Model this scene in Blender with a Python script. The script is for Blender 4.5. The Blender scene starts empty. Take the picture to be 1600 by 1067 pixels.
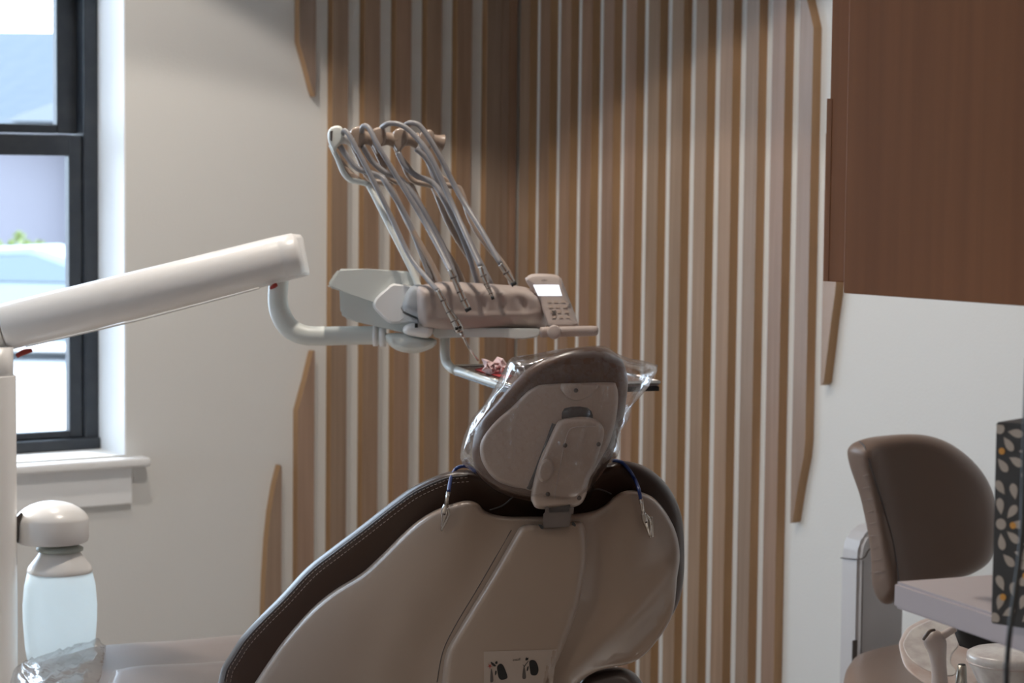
import bpy, bmesh, math, random
import numpy as np
from mathutils import Vector, Matrix, geometry
random.seed(7)
C = bpy.context.scene
COL = C.collection
# ------------------------------------------------------------------ camera
FP = 3556.0
_a = math.radians(34); _p = math.atan(258/FP); _ro = .0105
F0 = Vector((math.sin(_a), math.cos(_a), 0)); R0 = Vector((math.cos(_a), -math.sin(_a), 0)); Z = Vector((0, 0, 1))
FW = F0*math.cos(_p)-Z*math.sin(_p); U0 = F0*math.sin(_p)+Z*math.cos(_p)
RT = R0*math.cos(_ro)+U0*math.sin(_ro); UP = U0*math.cos(_ro)-R0*math.sin(_ro)
CAM = -(F0*5.96+R0*.0134)+Z*1.5
cd = bpy.data.cameras.new('camera'); cam = bpy.data.objects.new('camera', cd); COL.objects.link(cam)
cd.sensor_width = 36; cd.lens = 36*FP/1600
M = Matrix((RT, UP, -FW)).transposed().to_4x4(); M.translation = CAM
cam.matrix_world = M
cd.dof.use_dof = True; cd.dof.focus_distance = 2.98; cd.dof.aperture_fstop = 10.0
cd.clip_start = .05; cd.clip_end = 300
C.camera = cam
# ------------------------------------------------------------------ light
SKY = 5.0
w = bpy.data.worlds.new('world'); C.world = w; w.use_nodes = True
nt = w.node_tree; bg = nt.nodes['Background']
bg.inputs[0].default_value = (.70, .86, 1.03, 1); bg.inputs[1].default_value = SKY
def portal_side(y0, y1, z0, z1):
    l = bpy.data.lights.new('window_portal', 'AREA'); l.shape = 'RECTANGLE'; l.size = z1-z0; l.size_y = y1-y0
    l.cycles.is_portal = True
    o = bpy.data.objects.new('window_portal', l); COL.objects.link(o)
    o.location = (-6.3, (y0+y1)/2, (z0+z1)/2); o.rotation_euler = (0, math.radians(-90), 0)
SIDE_FILL = [(-1.35, -.25)]  # unseen side-wall opening, added to raise the daylight indoors
sl = bpy.data.lights.new('sun', 'SUN'); sl.energy = 5.5; sl.angle = math.radians(9); sl.color = (1, .95, .88)
so_ = bpy.data.objects.new('sun', sl); COL.objects.link(so_); so_.rotation_euler = Vector((.25, -.8, -.68)).to_track_quat('-Z', 'Y').to_euler()
def portal(x0, x1, z0, z1):
    l = bpy.data.lights.new('window_portal', 'AREA'); l.shape = 'RECTANGLE'; l.size = x1-x0; l.size_y = z1-z0
    l.cycles.is_portal = True
    o = bpy.data.objects.new('window_portal', l); COL.objects.link(o)
    o.location = ((x0+x1)/2, .19, (z0+z1)/2); o.rotation_euler = (math.radians(-90), 0, 0)
WX0, WX1, WZ0, WZ1 = -2.65, -1.111, .835, 2.40
W2 = (-5.5, -3.2)
portal(WX0, WX1, WZ0, WZ1); portal(W2[0], W2[1], WZ0, WZ1)
for a_, b_ in SIDE_FILL: portal_side(a_, b_, .9, 2.4)
def spot(loc, power, half, blend, col, r=.03):
    l = bpy.data.lights.new('downlight_lamp', 'SPOT'); l.energy = power; l.spot_size = 2*half; l.spot_blend = blend
    l.color = col; l.shadow_soft_size = r
    o = bpy.data.objects.new('downlight_lamp', l); COL.objects.link(o); o.location = loc
WARM = (1.0, .90, .79)
LAMPS = [((-1.5, -.876, 2.72), 23, math.atan(1.368)), ((-1.47, -1.81, 2.72), 34, math.atan(2.0)), ((-4.6, -4.4, 2.72), 30, 1.15), ((-2.6, -5.9, 2.72), 26, 1.15)]  # first two throw the wall scallops, last two are added unseen fill
for p, e, h in LAMPS: spot(p, e, h, .06, WARM)
C.view_settings.view_transform = 'Standard'; C.view_settings.look = 'None'
C.view_settings.exposure = 0.72; C.view_settings.gamma = 1.0; C.view_settings.use_curve_mapping = False

# ------------------------------------------------------------------ helpers
def unproj(x, y, d): return CAM+(FW+RT*((x-800)/FP)-UP*((y-533.5)/FP))*d
def onplane(x, y, ax, val):
    v = FW+RT*((x-800)/FP)-UP*((y-533.5)/FP); t = (val-CAM[ax])/v[ax]; return CAM+v*t
ORG = {}
def tag(o, label, cat, group=None, kind=None):
    if label: o['label'] = label
    if cat: o['category'] = cat
    if group: o['group'] = group
    if kind: o['kind'] = kind
    return o
def thing(name, loc, label, cat, group=None):
    o = bpy.data.objects.new(name, None); COL.objects.link(o); o.location = loc; o.empty_display_size = .05
    ORG[o.name] = Vector(loc); return tag(o, label, cat, group)
def obj(name, data, mat, parent=None, smooth=True, origin=None):
    """data = (verts, faces) in world space, or a bmesh"""
    me = bpy.data.meshes.new(name)
    if isinstance(data, bmesh.types.BMesh): data.to_mesh(me); data.free()
    else: me.from_pydata([tuple(v) for v in data[0]], [], data[1])
    bm = bmesh.new(); bm.from_mesh(me); bmesh.ops.recalc_face_normals(bm, faces=bm.faces); bm.to_mesh(me); bm.free()
    o = bpy.data.objects.new(name, me); COL.objects.link(o)
    if parent: o.parent = parent; org = ORG[parent.name]
    elif origin is not None: org = Vector(origin); o.location = org
    else: org = Vector((0, 0, 0))
    ORG[o.name] = org
    me.transform(Matrix.Translation(-org))
    if mat: me.materials.append(mat)
    if smooth:
        for p in me.polygons: p.use_smooth = True
    return o
def angle_smooth(o, deg=35):
    me = o.data; bm = bmesh.new(); bm.from_mesh(me)
    for e in bm.edges:
        if len(e.link_faces) == 2 and e.calc_face_angle(0) > math.radians(deg): e.smooth = False
    for f in bm.faces: f.smooth = True
    bm.to_mesh(me); bm.free(); return o
def box(bm, c0, c1, bev=0, seg=2, mat=None):
    x0, y0, z0 = c0; x1, y1, z1 = c1
    vs = [bm.verts.new(v) for v in ((x0,y0,z0),(x1,y0,z0),(x1,y1,z0),(x0,y1,z0),(x0,y0,z1),(x1,y0,z1),(x1,y1,z1),(x0,y1,z1))]
    fs = [bm.faces.new([vs[i] for i in q]) for q in ((3,2,1,0),(4,5,6,7),(0,1,5,4),(1,2,6,5),(2,3,7,6),(3,0,4,7))]
    if mat is not None: bmesh.ops.transform(bm, matrix=mat, verts=vs)
    if bev:
        es = list({e for f in fs for e in f.edges})
        bmesh.ops.bevel(bm, geom=es, offset=bev, segments=seg, affect='EDGES', profile=.5)
def boxm(c0, c1, bev=0, seg=2, mat=None):
    bm = bmesh.new(); box(bm, c0, c1, bev, seg, mat); return bm
def prism(bm, poly, n, bev=0):
    """extrude 3-D polygon along vector n"""
    a = [bm.verts.new(p) for p in poly]; b = [bm.verts.new(Vector(p)+n) for p in poly]
    k = len(a); fs = [bm.faces.new(a), bm.faces.new(b[::-1])]
    for i in range(k): fs.append(bm.faces.new([a[i], b[i], b[(i+1) % k], a[(i+1) % k]]))
    if bev: bmesh.ops.bevel(bm, geom=list({e for f in fs for e in f.edges}), offset=bev, segments=2, affect='EDGES')
def crom(pts, n=6, closed=False):
    pts = [np.array(p, float) for p in pts]; k = len(pts); out = []
    rng = range(k) if closed else range(k-1)
    for i in rng:
        if closed: p0, p1, p2, p3 = pts[i-1], pts[i], pts[(i+1) % k], pts[(i+2) % k]
        else: p0, p1, p2, p3 = pts[max(i-1, 0)], pts[i], pts[i+1], pts[min(i+2, k-1)]
        for j in range(n):
            t = j/n
            out.append(.5*((2*p1)+(-p0+p2)*t+(2*p0-5*p1+4*p2-p3)*t*t+(-p0+3*p1-3*p2+p3)*t**3))
    if not closed: out.append(pts[-1])
    return out
def tube(pts, rad, seg=12, bm=None, sub=6, cap=True, flat=None):
    """pts: 3-D points; rad: radius or list"""
    own = bm is None
    if own: bm = bmesh.new()
    k = len(pts); rr = rad if isinstance(rad, (list, tuple)) else [rad]*k
    q = crom([tuple(p)+(r,) for p, r in zip(pts, rr)], sub) if sub > 1 else [np.array(tuple(p)+(r,)) for p, r in zip(pts, rr)]
    P = [Vector(v[:3]) for v in q]; R = [max(float(v[3]), 1e-5) for v in q]
    t = (P[1]-P[0]).normalized(); n = t.orthogonal().normalized(); rings = []
    for i, p in enumerate(P):
        t2 = (P[min(i+1, len(P)-1)]-P[max(i-1, 0)]).normalized()
        n = (n-t2*n.dot(t2)).normalized(); b = t2.cross(n)
        rings.append([bm.verts.new(p+(n*math.cos(2*math.pi*s/seg)+b*math.sin(2*math.pi*s/seg))*R[i]) for s in range(seg)])
    for i in range(len(rings)-1):
        for s in range(seg): bm.faces.new([rings[i][s], rings[i][(s+1) % seg], rings[i+1][(s+1) % seg], rings[i+1][s]])
    if cap: bm.faces.new(rings[0][::-1]); bm.faces.new(rings[-1])
    return bm
def ptube(pts, rpx, seg=12, bm=None, sub=6, cap=True):
    """pts (px,py,d); radius in photo pixels at that depth"""
    rs = rpx if isinstance(rpx, (list, tuple)) else [rpx]*len(pts)
    return tube([unproj(*p) for p in pts], [r*p[2]/FP for r, p in zip(rs, pts)], seg, bm, sub, cap)
def lathe(prof, base, seg=32, axis=None, bm=None):
    """prof [(r,h)], base point, axis"""
    own = bm is None
    if own: bm = bmesh.new()
    ax = (axis or Z).normalized(); n = ax.orthogonal().normalized(); b = ax.cross(n); rings = []
    for r, h in prof:
        r = max(r, 1e-4)
        rings.append([bm.verts.new(base+ax*h+(n*math.cos(2*math.pi*s/seg)+b*math.sin(2*math.pi*s/seg))*r) for s in range(seg)])
    for i in range(len(rings)-1):
        for s in range(seg): bm.faces.new([rings[i][s], rings[i][(s+1) % seg], rings[i+1][(s+1) % seg], rings[i+1][s]])
    bm.faces.new(rings[0][::-1]); bm.faces.new(rings[-1]); return bm
class Slab:
    """solid with a smooth outline in photo pixels, real depth from dfn, rounded edge of radius er (px), thickness tf in front, tb behind"""
    def __init__(s, outline, dfn, tf, tb, er, grid=12, sub=4, dome=0, extra=None, pn=None, wrinkle=None, power=2.0):
        s.dfn = dfn if callable(dfn) else (lambda x, y, d=dfn: d)
        s.tf, s.tb, s.er, s.dome, s.extra, s.pn, s.power = tf, tb, er, dome, extra, pn, power
        poly = crom(outline, sub, True) if sub > 1 else [np.array(p, float) for p in outline]
        s.poly = np.array(poly); A = s.poly; B = np.roll(A, -1, 0); s.A, s.B = A, B
        area = .5*np.sum(A[:, 0]*B[:, 1]-B[:, 0]*A[:, 1]); sg = 1 if area > 0 else -1
        T = np.roll(A, -1, 0)-np.roll(A, 1, 0); T /= np.linalg.norm(T, axis=1)[:, None]+1e-9
        N = np.stack([-T[:, 1], T[:, 0]], 1)*sg
        pts = list(A); n0 = len(pts); cand = []
        for q in (.06, .2, .42, .7, 1.0):
            for k, p in enumerate(A+N*er*q):
                if s.inside(p) and s.edge(p) > .93*er*q: cand.append(p)
        for gx in np.arange(A[:, 0].min(), A[:, 0].max(), grid):
            for gy in np.arange(A[:, 1].min(), A[:, 1].max(), grid):
                p = np.array((gx, gy))
                if s.inside(p) and s.edge(p) > er+grid*.45: cand.append(p)
        kept = []; cell = {}
        md = min(grid*.35, max(er*.05, .15))
        for p in cand:
            key = (int(p[0]//md), int(p[1]//md))
            if key in cell: continue
            cell[key] = 1; kept.append(p)
        pts += kept
        co, ed, fa, *_ = geometry.delaunay_2d_cdt([Vector(p) for p in pts], [], [list(range(n0))], 1, 1e-5)
        cnt = {}
        for f in fa:
            for i in range(3):
                k = tuple(sorted((f[i], f[(i+1) % 3]))); cnt[k] = cnt.get(k, 0)+1
        rim = {v for k, c in cnt.items() if c == 1 for v in k}
        V = []; fi = {}; bi = {}
        for i, c in enumerate(co):
            hf, hb = s.h(c.x, c.y) if i not in rim else (0, 0)
            if i in rim:
                fi[i] = bi[i] = len(V); V.append(s.pt(c.x, c.y, 0))
            else:
                wf = wrinkle(c.x, c.y, 1) if wrinkle else 0; wb = wrinkle(c.x, c.y, -1) if wrinkle else 0
                fi[i] = len(V); V.append(s.pt(c.x, c.y, hf+wf)); bi[i] = len(V); V.append(s.pt(c.x, c.y, -hb-wb))
        F = []
        for f in fa: F.append([fi[j] for j in f]); F.append([bi[j] for j in f][::-1])
        s.data = (V, [f for f in F if len(set(f)) == 3])
    def inside(s, p):
        x, y = p[0], p[1]; A, B = s.A, s.B
        c = (A[:, 1] > y) != (B[:, 1] > y)
        with np.errstate(divide='ignore', invalid='ignore'): xi = (B[:, 0]-A[:, 0])*(y-A[:, 1])/(B[:, 1]-A[:, 1])+A[:, 0]
        return bool(np.sum(c & (x < xi)) % 2)
    def edge(s, p):
        p = np.array((p[0], p[1])); d = s.B-s.A; t = np.clip(np.sum((p-s.A)*d, 1)/(np.sum(d*d, 1)+1e-12), 0, 1)
        return float(np.min(np.linalg.norm(s.A+d*t[:, None]-p, axis=1)))
    def h(s, x, y):
        e = s.edge((x, y)); q = min(e/s.er, 1); k = (1-(1-q)**s.power)**(1/s.power)
        dm = s.dome*(1-math.exp(-e/(s.er*3+40))) if s.dome else 0
        ex = s.extra(x, y)*q if s.extra else 0
        return s.tf*k+dm+ex, s.tb*k
    def pt(s, x, y, off):
        if s.pn: return s.pn(x, y, off)
        return unproj(x, y, s.dfn(x, y)-off)
    def front(s, x, y, lift=0): return s.dfn(x, y)-s.h(x, y)[0]-lift
def hplane(z): return lambda x, y, off: onplane(x, y, 2, z)+Z*off
def seg_d(x, y, a, b):
    d = np.array(b, float)-np.array(a, float); p = np.array((x, y))-np.array(a, float)
    t = max(0, min(1, p.dot(d)/d.dot(d))); return float(np.linalg.norm(p-d*t))

# ------------------------------------------------------------------ materials
def mat(name, col, rough=.5, metal=0, spec=.5, coat=0, bump=None, var=None, trans=0, sheen=0):
    m = bpy.data.materials.new(name); m.use_nodes = True; n = m.node_tree.nodes; l = m.node_tree.links
    b = n['Principled BSDF']; b.inputs['Base Color'].default_value = (*col, 1); b.inputs['Roughness'].default_value = rough
    b.inputs['Metallic'].default_value = metal; b.inputs['Specular IOR Level'].default_value = spec
    b.inputs['Coat Weight'].default_value = coat; b.inputs['Coat Roughness'].default_value = .12
    if trans: b.inputs['Transmission Weight'].default_value = trans
    tc = n.new('ShaderNodeTexCoord')
    if bump:
        nz = n.new('ShaderNodeTexNoise'); nz.inputs['Scale'].default_value = bump[0]; nz.inputs['Detail'].default_value = 4
        bp = n.new('ShaderNodeBump'); bp.inputs['Strength'].default_value = bump[1]; bp.inputs['Distance'].default_value = bump[2]
        l.new(tc.outputs['Object'], nz.inputs['Vector']); l.new(nz.outputs['Fac'], bp.inputs['Height']); l.new(bp.outputs[0], b.inputs['Normal'])
    if var:
        nz = n.new('ShaderNodeTexNoise'); nz.inputs['Scale'].default_value = var[0]; nz.inputs['Detail'].default_value = 5
        mx = n.new('ShaderNodeMix'); mx.data_type = 'RGBA'; mx.inputs['A'].default_value = (*col, 1); mx.inputs['B'].default_value = (*var[1], 1)
        rp = n.new('ShaderNodeMapRange'); rp.inputs['From Min'].default_value = .4; rp.inputs['From Max'].default_value = .65
        l.new(tc.outputs['Object'], nz.inputs['Vector']); l.new(nz.outputs['Fac'], rp.inputs[0]); l.new(rp.outputs[0], mx.inputs['Factor'])
        l.new(mx.outputs['Result'], b.inputs['Base Color'])
    return m
def wood(name, cols, scale=(60, 60, 2.2), rough=.42, spec=.5, contrast=.5):
    m = bpy.data.materials.new(name); m.use_nodes = True; n = m.node_tree.nodes; l = m.node_tree.links; b = n['Principled BSDF']
    b.inputs['Roughness'].default_value = rough; b.inputs['Specular IOR Level'].default_value = spec
    tc = n.new('ShaderNodeTexCoord'); mp = n.new('ShaderNodeMapping'); mp.inputs['Scale'].default_value = scale
    oi = n.new('ShaderNodeObjectInfo'); ad = n.new('ShaderNodeVectorMath'); ad.operation = 'ADD'
    cb = n.new('ShaderNodeCombineXYZ'); ml = n.new('ShaderNodeMath'); ml.operation = 'MULTIPLY'; ml.inputs[1].default_value = 97
    l.new(oi.outputs['Random'], ml.inputs[0])
    for i in range(3): l.new(ml.outputs[0], cb.inputs[i])
    l.new(tc.outputs['Object'], mp.inputs[0]); l.new(mp.outputs[0], ad.inputs[0]); l.new(cb.outputs[0], ad.inputs[1])
    nz = n.new('ShaderNodeTexNoise'); nz.inputs['Scale'].default_value = 1; nz.inputs['Detail'].default_value = 6; nz.inputs['Distortion'].default_value = .6
    l.new(ad.outputs[0], nz.inputs['Vector'])
    rc = n.new('ShaderNodeValToRGB'); e = rc.color_ramp.elements
    rc.color_ramp.interpolation = 'B_SPLINE'
    for i in range(1, len(cols)-0): 
        if i < len(cols)-1: e.new(i/(len(cols)-1))
    for i, c in enumerate(cols): rc.color_ramp.elements[i].position = i/(len(cols)-1); rc.color_ramp.elements[i].color = (*c, 1)
    l.new(oi.outputs['Random'], rc.inputs[0])
    mx = n.new('ShaderNodeMix'); mx.data_type = 'RGBA'; mx.blend_type = 'MULTIPLY'; mx.inputs['Factor'].default_value = contrast
    r2 = n.new('ShaderNodeValToRGB'); r2.color_ramp.elements[0].position = .3; r2.color_ramp.elements[0].color = (.45, .38, .33, 1); r2.color_ramp.elements[1].position = .7
    l.new(nz.outputs['Fac'], r2.inputs[0]); l.new(rc.outputs[0], mx.inputs['A']); l.new(r2.outputs[0], mx.inputs['B'])
    l.new(mx.outputs['Result'], b.inputs['Base Color'])
    bp = n.new('ShaderNodeBump'); bp.inputs['Strength'].default_value = .15; bp.inputs['Distance'].default_value = .002
    l.new(nz.outputs['Fac'], bp.inputs['Height']); l.new(bp.outputs[0], b.inputs['Normal'])
    return m
m_wall = mat('wall_paint', (.70, .70, .685), .75, spec=.3, bump=(180, .25, .002))
m_ceil = mat('ceiling_paint', (.75, .74, .72), .9)
m_floor = mat('vinyl_floor', (.36, .30, .25), .4, var=(6, (.30, .25, .20)))
m_trim = mat('white_trim', (.85, .86, .87), .35, bump=(90, .1, .001))
m_black = mat('black_frame', (.022, .027, .035), .38, spec=.45, bump=(60, .3, .001), var=(30, (.03, .035, .042)))
m_slat = wood('slat_wood', [(.32, .19, .13), (.38, .25, .165), (.29, .205, .145), (.40, .27, .18), (.33, .195, .14), (.32, .245, .185)], rough=.33, spec=.7, contrast=.5)
_sb = m_slat.node_tree.nodes['Principled BSDF']; _sb.inputs['Coat Weight'].default_value = .6; _sb.inputs['Coat Roughness'].default_value = .28
m_edge = wood('slat_edge_wood', [(.42, .25, .12), (.36, .21, .10), (.46, .28, .15)], scale=(20, 20, 3), rough=.6, contrast=.35)
m_cab = wood('cabinet_laminate', [(.255, .098, .036), (.255, .098, .036)], scale=(42, 42, 1.3), rough=.6, spec=.12, contrast=.3)
m_plastic = mat('warm_plastic', (.345, .262, .208), .30, spec=.45, coat=.15)
m_white = mat('white_plastic', (.88, .865, .85), .30, spec=.6)
m_cream = mat('cream_plastic', (.72, .74, .70), .38)
m_taupe = mat('taupe_plastic', (.50, .415, .375), .45)
m_capgrey = mat('cool_grey_plastic', (.46, .48, .50), .4)
m_hose = mat('grey_hose', (.27, .26, .268), .4)
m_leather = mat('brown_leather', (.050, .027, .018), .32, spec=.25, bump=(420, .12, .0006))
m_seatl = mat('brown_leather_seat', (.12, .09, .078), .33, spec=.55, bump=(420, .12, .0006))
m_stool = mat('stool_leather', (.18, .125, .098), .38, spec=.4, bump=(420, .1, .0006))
m_stitch = mat('stitch_thread', (.40, .30, .25), .7)
m_plast2 = mat('headrest_plastic', (.50, .395, .33), .30, spec=.45)
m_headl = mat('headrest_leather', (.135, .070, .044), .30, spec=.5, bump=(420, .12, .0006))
m_post = mat('grey_housing', (.50, .49, .50), .4)
m_steel = mat('steel', (.62, .58, .54), .22, metal=1)
m_dsteel = mat('dull_steel', (.15, .12, .105), .45, metal=.5)
m_dark = mat('dark_rubber', (.015, .014, .014), .5)
m_slot = mat('dark_plastic', (.09, .075, .07), .5)
m_blue = mat('blue_cord', (.012, .035, .17), .4)
m_red = mat('red_ring', (.35, .03, .02), .4)
m_count = mat('grey_laminate', (.68, .59, .575), .6, spec=.2)
m_count_shade = mat('laminate_shaded_side', (.42, .355, .35), .7, spec=.15)  # darker copy of the worktop laminate, shade painted onto its side faces
m_marble = mat('marbled_plastic', (.60, .52, .48), .35, var=(26, (.50, .38, .33)))
m_bowl = mat('speckled_bowl', (.66, .62, .58), .3, var=(45, (.52, .46, .44)))
m_paper = mat('pink_tissue', (.82, .62, .62), .9)
m_redpaper = mat('red_print', (.60, .06, .06), .8)
m_pb = mat('box_black', (.030, .026, .024), .45)
m_pet = mat('box_petal', (.36, .30, .25), .5)
m_dot = mat('box_orange', (.55, .25, .04), .5)
m_ink = mat('black_ink', (.008, .009, .010), .5)
m_inkg = mat('grey_ink', (.09, .075, .07), .5)
m_label = mat('label_film', (.41, .335, .285), .35)
m_tray = mat('tray_top', (.30, .24, .22), .25, metal=.3)
def emis(name, col, s):
    m = mat(name, col); b = m.node_tree.nodes['Principled BSDF']; b.inputs['Emission Color'].default_value = (*col, 1); b.inputs['Emission Strength'].default_value = s; return m
m_screen = emis('lit_screen', (.80, .86, .98), .75)
m_lamp = emis('lamp_diffuser', (1, .85, .7), 3)
def film(name, tint, gl, rough, haze, bump=None, mxr=.9):
    m = bpy.data.materials.new(name); m.use_nodes = True; n = m.node_tree.nodes; l = m.node_tree.links; n.clear()
    out = n.new('ShaderNodeOutputMaterial'); tr = n.new('ShaderNodeBsdfTransparent'); tr.inputs[0].default_value = (*tint, 1)
    g = n.new('ShaderNodeBsdfGlossy'); g.inputs['Roughness'].default_value = rough
    df = n.new('ShaderNodeBsdfTranslucent'); df.inputs[0].default_value = (.9, .9, .92, 1)
    d2 = n.new('ShaderNodeBsdfDiffuse'); d2.inputs[0].default_value = (.9, .9, .92, 1)
    fr = n.new('ShaderNodeFresnel'); fr.inputs[0].default_value = 1.5
    ma = n.new('ShaderNodeMath'); ma.operation = 'MULTIPLY_ADD'; ma.inputs[1].default_value = gl; ma.inputs[2].default_value = 0; ma.use_clamp = True
    mn = n.new('ShaderNodeMath'); mn.operation = 'MINIMUM'; mn.inputs[1].default_value = mxr
    l.new(fr.outputs[0], ma.inputs[0])
    mh = n.new('ShaderNodeMixShader'); mh.inputs[0].default_value = haze
    dd = n.new('ShaderNodeMixShader'); l.new(df.outputs[0], dd.inputs[1]); l.new(d2.outputs[0], dd.inputs[2])
    l.new(tr.outputs[0], mh.inputs[1]); l.new(dd.outputs[0], mh.inputs[2])
    mx = n.new('ShaderNodeMixShader'); l.new(ma.outputs[0], mn.inputs[0]); l.new(mn.outputs[0], mx.inputs[0]); l.new(mh.outputs[0], mx.inputs[1]); l.new(g.outputs[0], mx.inputs[2]); l.new(mx.outputs[0], out.inputs[0])
    if bump:
        tc = n.new('ShaderNodeTexCoord'); nz = n.new('ShaderNodeTexNoise'); nz.inputs['Scale'].default_value = bump[0]; nz.inputs['Detail'].default_value = 3; nz.inputs['Distortion'].default_value = 1.2
        bp = n.new('ShaderNodeBump'); bp.inputs['Strength'].default_value = bump[1]; bp.inputs['Distance'].default_value = bump[2]
        l.new(tc.outputs['Object'], nz.inputs[0]); l.new(nz.outputs['Fac'], bp.inputs['Height'])
        for q in (g, fr): l.new(bp.outputs[0], q.inputs['Normal'])
    return m
m_glass = film('window_glass', (.97, .985, 1), .6, .02, 0)
m_bag = film('clear_film', (.965, .965, .97), 1.35, .09, .022, (26, .5, .004), .45)
m_bottle = bpy.data.materials.new('milky_bottle'); m_bottle.use_nodes = True
_n = m_bottle.node_tree.nodes; _l = m_bottle.node_tree.links; _b = _n['Principled BSDF']; _b.inputs['Base Color'].default_value = (.80, .92, 1, 1); _b.inputs['Roughness'].default_value = .3
_t = _n.new('ShaderNodeBsdfTranslucent'); _t.inputs[0].default_value = (.93, .985, 1, 1); _m = _n.new('ShaderNodeMixShader'); _m.inputs[0].default_value = .6
_l.new(_b.outputs[0], _m.inputs[1]); _l.new(_t.outputs[0], _m.inputs[2]); _l.new(_m.outputs[0], _n['Material Output'].inputs[0])

# ------------------------------------------------------------------ room shell
H = 2.74; XW, YS = -6.2, -7.6
def struct(name, data, m, parent=None, smooth=False, **k):
    o = obj(name, data, m, parent, smooth, **k)
    if parent is None: o['kind'] = 'structure'
    return o
struct('floor', boxm((XW-.2, YS-.2, -.12), (.2, .25, 0)), m_floor)
struct('ceiling', boxm((XW-.2, YS-.2, H), (.2, .25, H+.15)), m_ceil)
bm = bmesh.new(); T = .25
for x0, x1, z0, z1 in ((XW, W2[0], 0, H), (W2[0], W2[1], 0, WZ0), (W2[0], W2[1], WZ1, H), (W2[1], WX0, 0, H), (WX0, WX1, 0, WZ0), (WX0, WX1, WZ1, H), (WX1, 0, 0, H)):
    box(bm, (x0, 0, z0), (x1, T, z1))
wall_left = struct('wall_left', bm, m_wall)
wall_right = struct('wall_right', boxm((0, YS, 0), (.2, T, H)), m_wall)
struct('wall_back', boxm((XW, YS-.2, 0), (0, YS, H)), m_wall)
bm = bmesh.new()
for y0, y1, z0, z1 in ((YS-.2, SIDE_FILL[0][0], 0, H), (SIDE_FILL[0][0], SIDE_FILL[0][1], 0, .9), (SIDE_FILL[0][0], SIDE_FILL[0][1], 2.4, H), (SIDE_FILL[0][1], T, 0, H)):
    box(bm, (XW-.2, y0, z0), (XW, y1, z1))
struct('wall_side', bm, m_wall)
PX = -1.05
struct('wall_partition', boxm((PX, YS, 0), (PX+.12, -3.9, H)), m_wall)
struct('baseboard_left', boxm((-6.2, -.014, 0), (-.85, 0, .10), .003), m_trim)
struct('baseboard_right', boxm((-.014, -7.6, 0), (0, -1.35, .10), .003), m_trim)

# windows ------------------------------------------------------------
def window(name, x0, x1):
    g0 = .15                                                    # frame face depth inside the reveal
    fr = struct(name, boxm((x0, g0, WZ0), (x0+.040, g0+.08, WZ1), .004), m_black)
    def p(nm, a, b, m=m_black, bev=.004): return obj(nm, boxm(a, b, bev), m, fr, False)
    p('frame_side', (x1-.040, g0, WZ0), (x1, g0+.08, WZ1))
    p('frame_head', (x0+.04, g0, WZ1-.04), (x1-.04, g0+.08, WZ1))
    p('frame_bottom', (x0+.04, g0-.012, WZ0-.003), (x1-.001, g0+.08, WZ0+.028), bev=.006)
    zm = 1.535
    # upper sash (outer), lower sash (inner)
    for nm, za, zb, ya, yb, st in (('upper_sash', zm+.055, WZ1-.04, g0+.042, g0+.07, .050), ('lower_sash', WZ0+.028, zm+.052, g0+.010, g0+.038, .034)):
        s = obj(nm, boxm((x0+.04, ya, za), (x0+.04+st, yb, zb), .003), m_black, fr, False)
        bm = bmesh.new(); box(bm, (x1-.04-st, ya, za), (x1-.04, yb, zb), .003); obj('stile', bm, m_black, s, False)
        lo = .022 if nm == 'upper_sash' else .018
        hi = .04 if nm == 'upper_sash' else .050
        obj('rail', boxm((x0+.04+st, ya, za), (x1-.04-st, yb, za+lo), .003), m_black, s, False)
        obj('rail', boxm((x0+.04+st, ya-(.006 if nm == 'lower_sash' else 0), zb-hi), (x1-.04-st, yb, zb), .003), m_black, s, False)
        obj('pane', boxm((x0+.04+st, (ya+yb)/2, za+lo), (x1-.04-st, (ya+yb)/2+.004, zb-hi)), m_glass, s, False)
    return fr
window('window_1', WX0, WX1); window('window_2', W2[0], W2[1])
for n_, (y0, y1) in zip((3,), SIDE_FILL):  # window put in out of view to brighten the right wall
    fr = struct('window_%d' % n_, boxm((XW-.16, y0, .9), (XW-.10, y0+.05, 2.4), .003), m_black)
    obj('frame_side', boxm((XW-.16, y1-.05, .9), (XW-.10, y1, 2.4), .003), m_black, fr, False)
    for z in (.9, 2.35): obj('frame_rail', boxm((XW-.16, y0+.05, z), (XW-.10, y1-.05, z+.05), .003), m_black, fr, False)
    obj('mullion', boxm((XW-.16, (y0+y1)/2-.025, .95), (XW-.10, (y0+y1)/2+.025, 2.35), .003), m_black, fr, False)
    for a, b in ((y0+.05, (y0+y1)/2-.025), ((y0+y1)/2+.025, y1-.05)): obj('pane', boxm((XW-.132, a, .95), (XW-.128, b, 2.35)), m_glass, fr, False)
def sill(n, x0, x1):
    bm = bmesh.new(); box(bm, (x0-.045, -.045, WZ0-.026), (x1+.045, .005, WZ0-.004), .007, 3); box(bm, (x0+.001, -.005, WZ0-.026), (x1-.001, .14, WZ0-.004))
    o = angle_smooth(struct('trim_%d' % n, bm, m_trim), 30)
    obj('apron', boxm((x0-.008, -.016, WZ0-.115), (x1+.008, 0, WZ0-.026), .002), m_trim, o, False)
    bm = bmesh.new(); box(bm, (x1-.004, .001, WZ0), (x1+.0, .15, WZ1)); box(bm, (x0, .001, WZ0), (x0+.004, .15, WZ1)); box(bm, (x0, .001, WZ1-.004), (x1, .15, WZ1))
    obj('jamb_liner', bm, m_trim, o, False)
sill(1, WX0, WX1); sill(2, W2[0], W2[1])

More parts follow.
